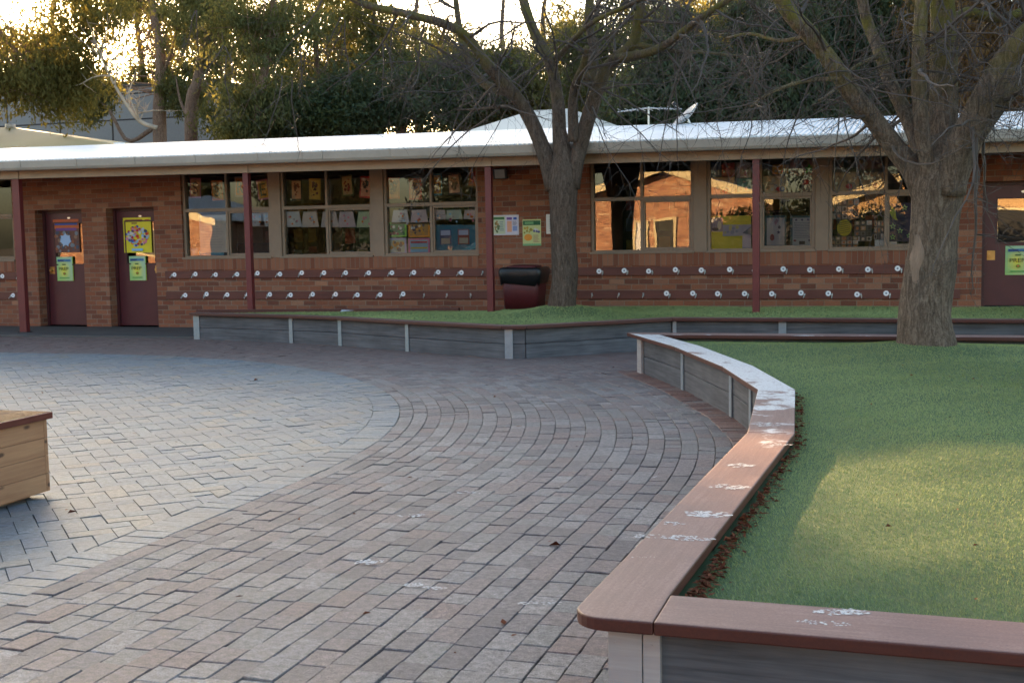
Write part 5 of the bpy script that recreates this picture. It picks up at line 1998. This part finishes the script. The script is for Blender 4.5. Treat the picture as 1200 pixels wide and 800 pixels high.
for px, Y, cr, lab in (
        (-25, 57, [(-20, 60, 2.6, 2., 2), (-45, 0, 3, 2, 2), (20, 85, 2.2, 1.2, 2)], 'hazy far gum behind the left end of the grey walled building'),
        (65, 58, [(38, 55, 1.3, 1., 2), (75, 100, 2.4, .8, 2), (45, -25, 2, .8, 2)], 'hazy far gum between the sun glare and the pale dead branch'),
        (165, 60, [(170, 8, 2., 1.0, 2), (185, 75, 1.3, 1.6, 2), (200, 35, 1.6, 1.6, 2), (150, 98, 1.8, .6, 2)], 'hazy far gum just behind the thick pinkish trunk'),
        (265, 60, [(262, 25, 2.6, 1.8, 2), (250, 75, 2.4, 1.5, 2), (240, -5, 2.4, 1, 2)], 'hazy far gum right of the forking trunks'),
        (335, 58, [(330, 40, 2.2, 1.8, 2), (345, 90, 2.2, 1.3, 2), (335, -5, 2.2, 1, 2)], 'hazy far gum behind the hanging twigs'),
        (410, 60, [(405, 35, 1.9, 1.4, 2), (415, 85, 2.4, 1.2, 2), (395, -10, 2, 1, 2)], 'hazy far gum left of the long bare limb'),
        (490, 62, [(480, 85, 2.2, 1.1, 2), (510, 60, 1.6, 1.2, 2), (460, 40, 1.4, 1., 2)], 'hazy far gum under the long bare limb'),
        (640, 60, [(630, 75, 2.4, 1.1, 2), (665, 40, 1.5, 1.3, 2)], 'hazy far gum behind the fork of the bare tree'),
        (845, 60, [(835, 95, 2.4, 1.1, 2), (870, 15, 2.0, 1, 2), (815, 15, 1.6, 1, 2), (850, 60, 1.3, .9, 2)], 'hazy far gum above the satellite dish')):
    back_tree('gum_tree', lab, px, Y, [(px, 140), (px + 3, 90), (px - 4, 30), (px + 2, -20)], cr, G, M['bark3'], .22, (.26, .045), 20, 90, (), 1.1, .85)
# lower evergreen belt between the trunks
for i, (px, Y, hw, hh, py) in enumerate(((318, 34, 1.4, .7, 143), (385, 34, 2., .9, 130), (620, 36, 2.4, .8, 128), (705, 38, 2.4, .8, 125), (850, 35, 2.2, 1., 120), (1120, 38, 2.6, 1.3, 120))):
    lab = ('small round shrub showing over the roof by the hanging twigs', 'dark shrub mass behind the golden gum tree', 'dark bush behind the hip roof peak, between the bare limbs', 'dark bush behind the right slope of the hip roof', 'dark bush behind the satellite dish', 'dark bush filling the gap behind the lawn tree trunk')[i]
    back_tree('shrub', lab, px, Y, [(px, 165), (px + 2, 150), (px, 130)], [(px, py, hw, hh, 1.4)], M['shrubleaf'], M['bark3'], .1, (.15, .032), 46, 260, (), .5, .55, group='shrubs behind the classroom block')

# pale dead branch spread in front of the left gum
mbd = MB()
db = thing('dead_branch', 'pale leafless fallen branch spreading low before the thick gum trunk', 'branch', at(178, 160, 30))
stem = spline([at(184, 150, 30), at(165, 143, 29.9), at(148, 122, 29.8), at(132, 96, 29.8), at(118, 66, 29.7), at(112, 48, 29.6)], 14)
mbd.tube(stem, [.07 * (1 - .055 * k) for k in range(15)], 7)
for k in range(16):
    q = random.randint(3, 13)
    b, br = shoot(mbd, stem[q], (rvec() + Vector((-.5, 0, .6))).normalized(), random.uniform(.6, 1.6), .03, 8, .25, Vector((0, 0, .3)), 5)
    for _ in range(4):
        shoot(mbd, b[random.randint(2, 7)], (rvec() + Vector((0, 0, .3))).normalized(), random.uniform(.3, .7), .012, 5, .3, Vector((0, 0, .1)), 4)
part('branches', mbd, M['deadwood'], db, smooth=True)

# ------------------------------------------------------------------ buildings behind
gb = thing('neighbour_building', 'plain grey walled building seen behind the gum trees at the upper left', 'building', at(100, 200, 52))
c0, c1 = at(-120, 108, 52), at(250, 108, 52)
part('wall', MB().box(c0.x, c1.x, 52, 60, 0, (c0.z + c1.z) / 2), M['greywall'], gb)
part('parapet', MB().box(c0.x - .1, c1.x + .1, 51.9, 60.1, (c0.z + c1.z) / 2, (c0.z + c1.z) / 2 + .12), M['dark'], gb)
fn = thing('tube_fence', 'dark steel tube fence with square bays before the grey wall', 'fence', at(100, 200, 48))
zt = at(100, 113, 48).z
zm = at(100, 143, 48).z
xa, xb = at(-120, 113, 48).x, at(245, 113, 48).x
part('rail', MB().tube([(xa, 48, zt), (xb, 48, zt)], .035, 6), M['dark'], fn)
part('rail', MB().tube([(xa, 48, zm), (xb, 48, zm)], .035, 6), M['dark'], fn)
px = -115
while px < 245:
    X = X_at(px + (0 if px > 0 else 0), 130, 48)
    part('fence_post', MB().tube([(X, 48, 0), (X, 48, zt)], .04, 6), M['dark'], fn)
    px += 61.5
cb = thing('cream_roofed_block', 'low building with cream sheet roof showing over the left end', 'building', at(30, 200, 30))
A0x = at(-120, 170, 29).x - 3
A1x, ze = at(150, 171, 29).x, at(150, 171, 29).z
R1x, zr = at(12, 149, 32).x, at(12, 149, 32).z
part('roof', MB().add([(A0x, 29, ze), (A1x, 29, ze), (R1x, 32, zr), (A0x, 32, zr), (A1x, 35, ze), (A0x, 35, ze), (A0x, 29, ze - .05), (A1x, 29, ze - .05), (A1x, 35, ze - .05), (A0x, 35, ze - .05)], [(0, 1, 2, 3), (3, 2, 4, 5), (1, 4, 2), (0, 6, 7, 1), (1, 7, 8, 4), (6, 9, 8, 7)]), M['creamroof'], cb)
part('wall', MB().box(A0x + .4, A1x - .4, 29.4, 34.6, 0, ze - .05), M['wall'], cb)
for px, py in ((12, 147), (140, 169)):
    q = at(px, py, 32 if px < 100 else 29.3)
    part('roof_vent', MB().tube([(q.x, q.y, q.z - .35), (q.x, q.y, q.z - .06)], .12, 10).tube([(q.x, q.y, q.z - .06), (q.x, q.y, q.z + .04)], .16, 10), M['white'], cb)
hb = thing('hip_roofed_block', 'building with pale grey hip roof rising behind the bare tree', 'building', at(630, 200, 30))
e0, e1 = at(500, 160, 27), at(752, 156, 27)
pk0, pk1 = at(622, 127, 30), at(668, 130, 30)
ze = (e0.z + e1.z) / 2 - .1
zr = (pk0.z + pk1.z) / 2
part('roof', MB().add([(e0.x, 27, ze), (e1.x, 27, ze), (e1.x, 33, ze), (e0.x, 33, ze), (pk0.x, 30, zr), (pk1.x, 30, zr), (e0.x, 27, ze - .08), (e1.x, 27, ze - .08), (e1.x, 33, ze - .08), (e0.x, 33, ze - .08)], [(0, 1, 5, 4), (1, 2, 5), (2, 3, 4, 5), (3, 0, 4), (0, 6, 7, 1), (1, 7, 8, 2), (2, 8, 9, 3), (3, 9, 6, 0), (6, 9, 8, 7)]), M['hiproof'], hb)
part('wall', MB().box(e0.x + .3, e1.x - .3, 27.3, 32.7, 0, ze - .08), M['wall'], hb)

# aerial and dish on the roof
def roof_z(X, Y):
    return 2.965 + (Y - 17.16) * (.6 / 4.44) + fall(X) if Y < 21.6 else 3.565 - (Y - 21.6) * (.585 / 4.6) + fall(X)


p = at(760, 128, 21.4)
an = thing('tv_aerial', 'thin television aerial on a mast standing on the pale roof', 'aerial', (p.x, 21.4, roof_z(p.x, 21.4)))
part('mast', MB().tube([(p.x, 21.4, roof_z(p.x, 21.4) - .02), (p.x, 21.4, p.z + .04)], .018, 8), M['hook'], an)
l_, r_ = at(724, 130, 21.4), at(799, 130, 21.4)
part('boom', MB().tube([(l_.x, 21.4, p.z - .02), (p.x, 21.4, p.z + .02), (r_.x, 21.4, p.z - .03)], .013, 6), M['hook'], an)
for k in range(9):
    X = l_.x + (r_.x - l_.x) * (k + .5) / 9
    part('element', MB().tube([(X, 21.1, p.z + .0), (X, 21.7, p.z + .0)], .006, 5), M['hook'], an)
p = at(805, 139, 21.5)
ds = thing('satellite_dish', 'white tilted satellite dish on the pale roof right of the aerial', 'satellite dish', (p.x, 21.5, roof_z(p.x, 21.5)))
dm = MB()
nrm = Vector((-.50, -.25, .62)).normalized()
tx = Vector((.75, 0, .62)).normalized()
tx = (tx - nrm * tx.dot(nrm)).normalized()
ty = nrm.cross(tx)
vs, fs = [], []
n, rings = 28, 5
cc = Vector((p.x, 21.5, p.z))
for side in (0, 1):
    b = len(vs)
    for i in range(rings + 1):
        r = .3 * i / rings
        for k in range(n):
            a = 2 * math.pi * k / n
            vs.append(cc + tx * (r * 1.05 * math.cos(a)) + ty * (r * math.sin(a)) + nrm * (.28 * (r / .3) ** 2 * .3 - .012 * side))
    for i in range(rings):
        for k in range(n):
            q = (b + i * n + k, b + i * n + (k + 1) % n, b + (i + 1) * n + (k + 1) % n, b + (i + 1) * n + k)
            fs.append(q if not side else q[::-1])
for k in range(n):
    fs.append((rings * n + k, rings * n + (k + 1) % n, (rings + 1) * n + rings * n + (k + 1) % n, (rings + 1) * n + rings * n + k))
dm.add(vs, fs)
part('reflector', dm, M['dish'], ds, smooth=True)
part('feed_arm', MB().tube([cc - ty * .3, cc + nrm * .32], .012, 6).tube([cc + nrm * .28, cc + nrm * .38], .035, 8), M['dark'], ds)
part('mount', MB().tube([(p.x + .05, 21.52, roof_z(p.x, 21.52) - .02), tuple(cc - nrm * .02)], .025, 8), M['hook'], ds)

# ------------------------------------------------------------------ sunlit blocks across the yard, seen only as reflections in the windows


def across(name, label, x0, x1, xp, zeave, zpk, wallmat, opens, y=-12.):
    o = thing(name, label, 'building', ((x0 + x1) / 2, y, 0))
    pl = [(x0, -.02), (x1, -.02), (x1, zeave), (xp, zpk), (x0, zeave)]
    part('wall', MB().xprism(pl, y - 7, y), wallmat, o)
    th = .34
    for a, za, b, zb_ in ((x0 - .5, zeave - .14, xp, zpk + .03), (xp, zpk + .03, x1 + .5, zeave - .14)):
        part('bargeboard', MB().xprism([(a, za), (b, zb_), (b, zb_ + th), (a, za + th)], y + .42, y + .48), M['cream'], o)
        part('roof', MB().xprism([(a, za + th - .06), (b, zb_ + th - .06), (b, zb_ + th), (a, za + th)], y - 7.2, y + .418), M['roof'], o)
    for xa, xb, za, zb_, dk in opens:
        f = MB()
        for q in ((xa - .1, xb + .1, za - .1, za), (xa - .1, xb + .1, zb_, zb_ + .1), (xa - .1, xa, za, zb_), (xb, xb + .1, za, zb_)):
            f.box(q[0], q[1], y + .003, y + .06, q[2], q[3])
        w_ = part('window', f, M['cream'], o)
        part('pane', MB().box(xa, xb, y + .003, y + .02, za, zb_), M['dark'] if dk else M['white'], w_)
    return o


across('gabled_block', 'sunlit orange brick block with cream gable, mirrored in the windows right of the bin', -14.2, -5.4, -9.4, 2.75, 4.05, M['obrick'], [(-10.6, -10.2, .3, 2.0, False), (-9.75, -9.0, .2, 2.1, True), (-7.9, -7.2, .4, 2.1, False)])
across('gabled_block', 'sunlit tan weatherboard gable mirrored in the window beside the lawn tree', -2.2, 7.2, 2.2, 2.6, 4.2, M['weather'], [(-1.4, -.2, 1.0, 2.2, True), (1.2, 2.2, .1, 2.2, True), (3.6, 5.2, 1.0, 2.2, True)])
across('gabled_block', 'sunlit brick block mirrored in the lower left pane of the leftmost windows', -40., -31.2, -35.5, 2.4, 3.6, M['obrick'], [(-35.5, -34., 1.0, 2.1, True)])

hdg = leaf_cloud('foliage', [(random.uniform(-4.6, 4.6), random.uniform(-.35, .35), random.uniform(.2, 2.2)) for _ in range(150)], [.5] * 150, [110] * 150, (.12, .05), M['darkleaf'], .4)  # foliage screen added out of view so the lower panes mirror dark
hg = thing('added_hedge', 'dark clipped foliage added out of view to darken the lower panes either side of the right red post', 'added_hedge', (-2.6, -8.6, 0))
obj('foliage', hdg, M['darkleaf'], hg, wl(hg))
part('dark_core', MB().box(-7.0, 1.8, -8.75, -8.45, 0, 1.9), M['dark'], hg)  # solid dark slab inside the added foliage
for i, (X, Y_) in enumerate(((-25.5, -15), (-20.8, -16.5), (-17.2, -15), (-38., -21.), (-32.5, -22.), (-11.5, -22.), (-7.0, -21.), (-2.5, -22.), (2.0, -22.))):  # trees added out of view and raised to darken the window reflections
    lab = ('dark leafy tree raised to darken the reflection in the leftmost window bay', 'dark leafy tree raised to darken the reflection in the middle window bay', 'dark leafy tree raised to darken the reflection in the window bay beside the brick wall', 'dark tree added to darken reflections, behind the mirrored left brick block, further left', 'dark tree added to darken reflections, behind the mirrored left brick block, further right', 'dark tree added to darken reflections, behind the left end of the mirrored salmon block', 'dark tree added to darken reflections, behind the right end of the mirrored salmon block', 'dark tree added to darken reflections, behind the left end of the mirrored tan gable', 'dark tree added to darken reflections, behind the peak of the mirrored tan gable')[i]
    root = thing('added_dark_tree', lab, 'tree', (X, Y_, 0), 'trees added across the yard to darken reflections')
    tb = MB().tube(spline([(X, Y_, -.02), (X + .1, Y_, 1.5), (X - .1, Y_, 3)], 8), [.2 - .01 * k for k in range(9)], 9)
    part('trunk', tb, M['bark3'], root, smooth=True)
    cen = [Vector((random.uniform(-1.8, 1.8), random.uniform(-1.5, 1.5), random.uniform(.9, 5.6 if i < 3 else 7.5))) for _ in range(75)]
    obj('crown', leaf_cloud('crown', cen, [.8] * 75, [130] * 75, (.2, .06), M['darkleaf'], .6), M['darkleaf'], root, (X, Y_, 0))

# ------------------------------------------------------------------ light
SUN_DIR = Vector((-.634, .751, .185)).normalized()
w_ = bpy.data.worlds.new('World')
SC.world = w_
w_.use_nodes = True
nt = w_.node_tree
bg = nt.nodes['Background']
sky = nt.nodes.new('ShaderNodeTexSky')
sky.sky_type = 'NISHITA'
sky.sun_disc = False
sky.sun_elevation = math.asin(SUN_DIR.z)
sky.sun_rotation = math.atan2(SUN_DIR.x, SUN_DIR.y)
sky.air_density = 1.0
sky.dust_density = 2.2
sky.ozone_density = 1.0
nt.links.new(sky.outputs[0], bg.inputs[0])
bg.inputs[1].default_value = .09
sd = bpy.data.lights.new('sun', 'SUN')
sd.energy = 5.0
sd.angle = R(.55)
sd.color = (1., .64, .31)
so = bpy.data.objects.new('sun', sd)
COL.objects.link(so)
so.rotation_euler = (-SUN_DIR).to_track_quat('-Z', 'Y').to_euler()

vs_ = SC.view_settings
vs_.view_transform = 'Standard'
vs_.look = 'None'
vs_.exposure = 2.85
vs_.gamma = 1
cy = SC.cycles
cy.max_bounces = 8
cy.diffuse_bounces = 4
cy.glossy_bounces = 4
cy.transparent_max_bounces = 16
cy.sample_clamp_indirect = 6
cy.use_denoising = True
cy.caustics_reflective = False
cy.caustics_refractive = False
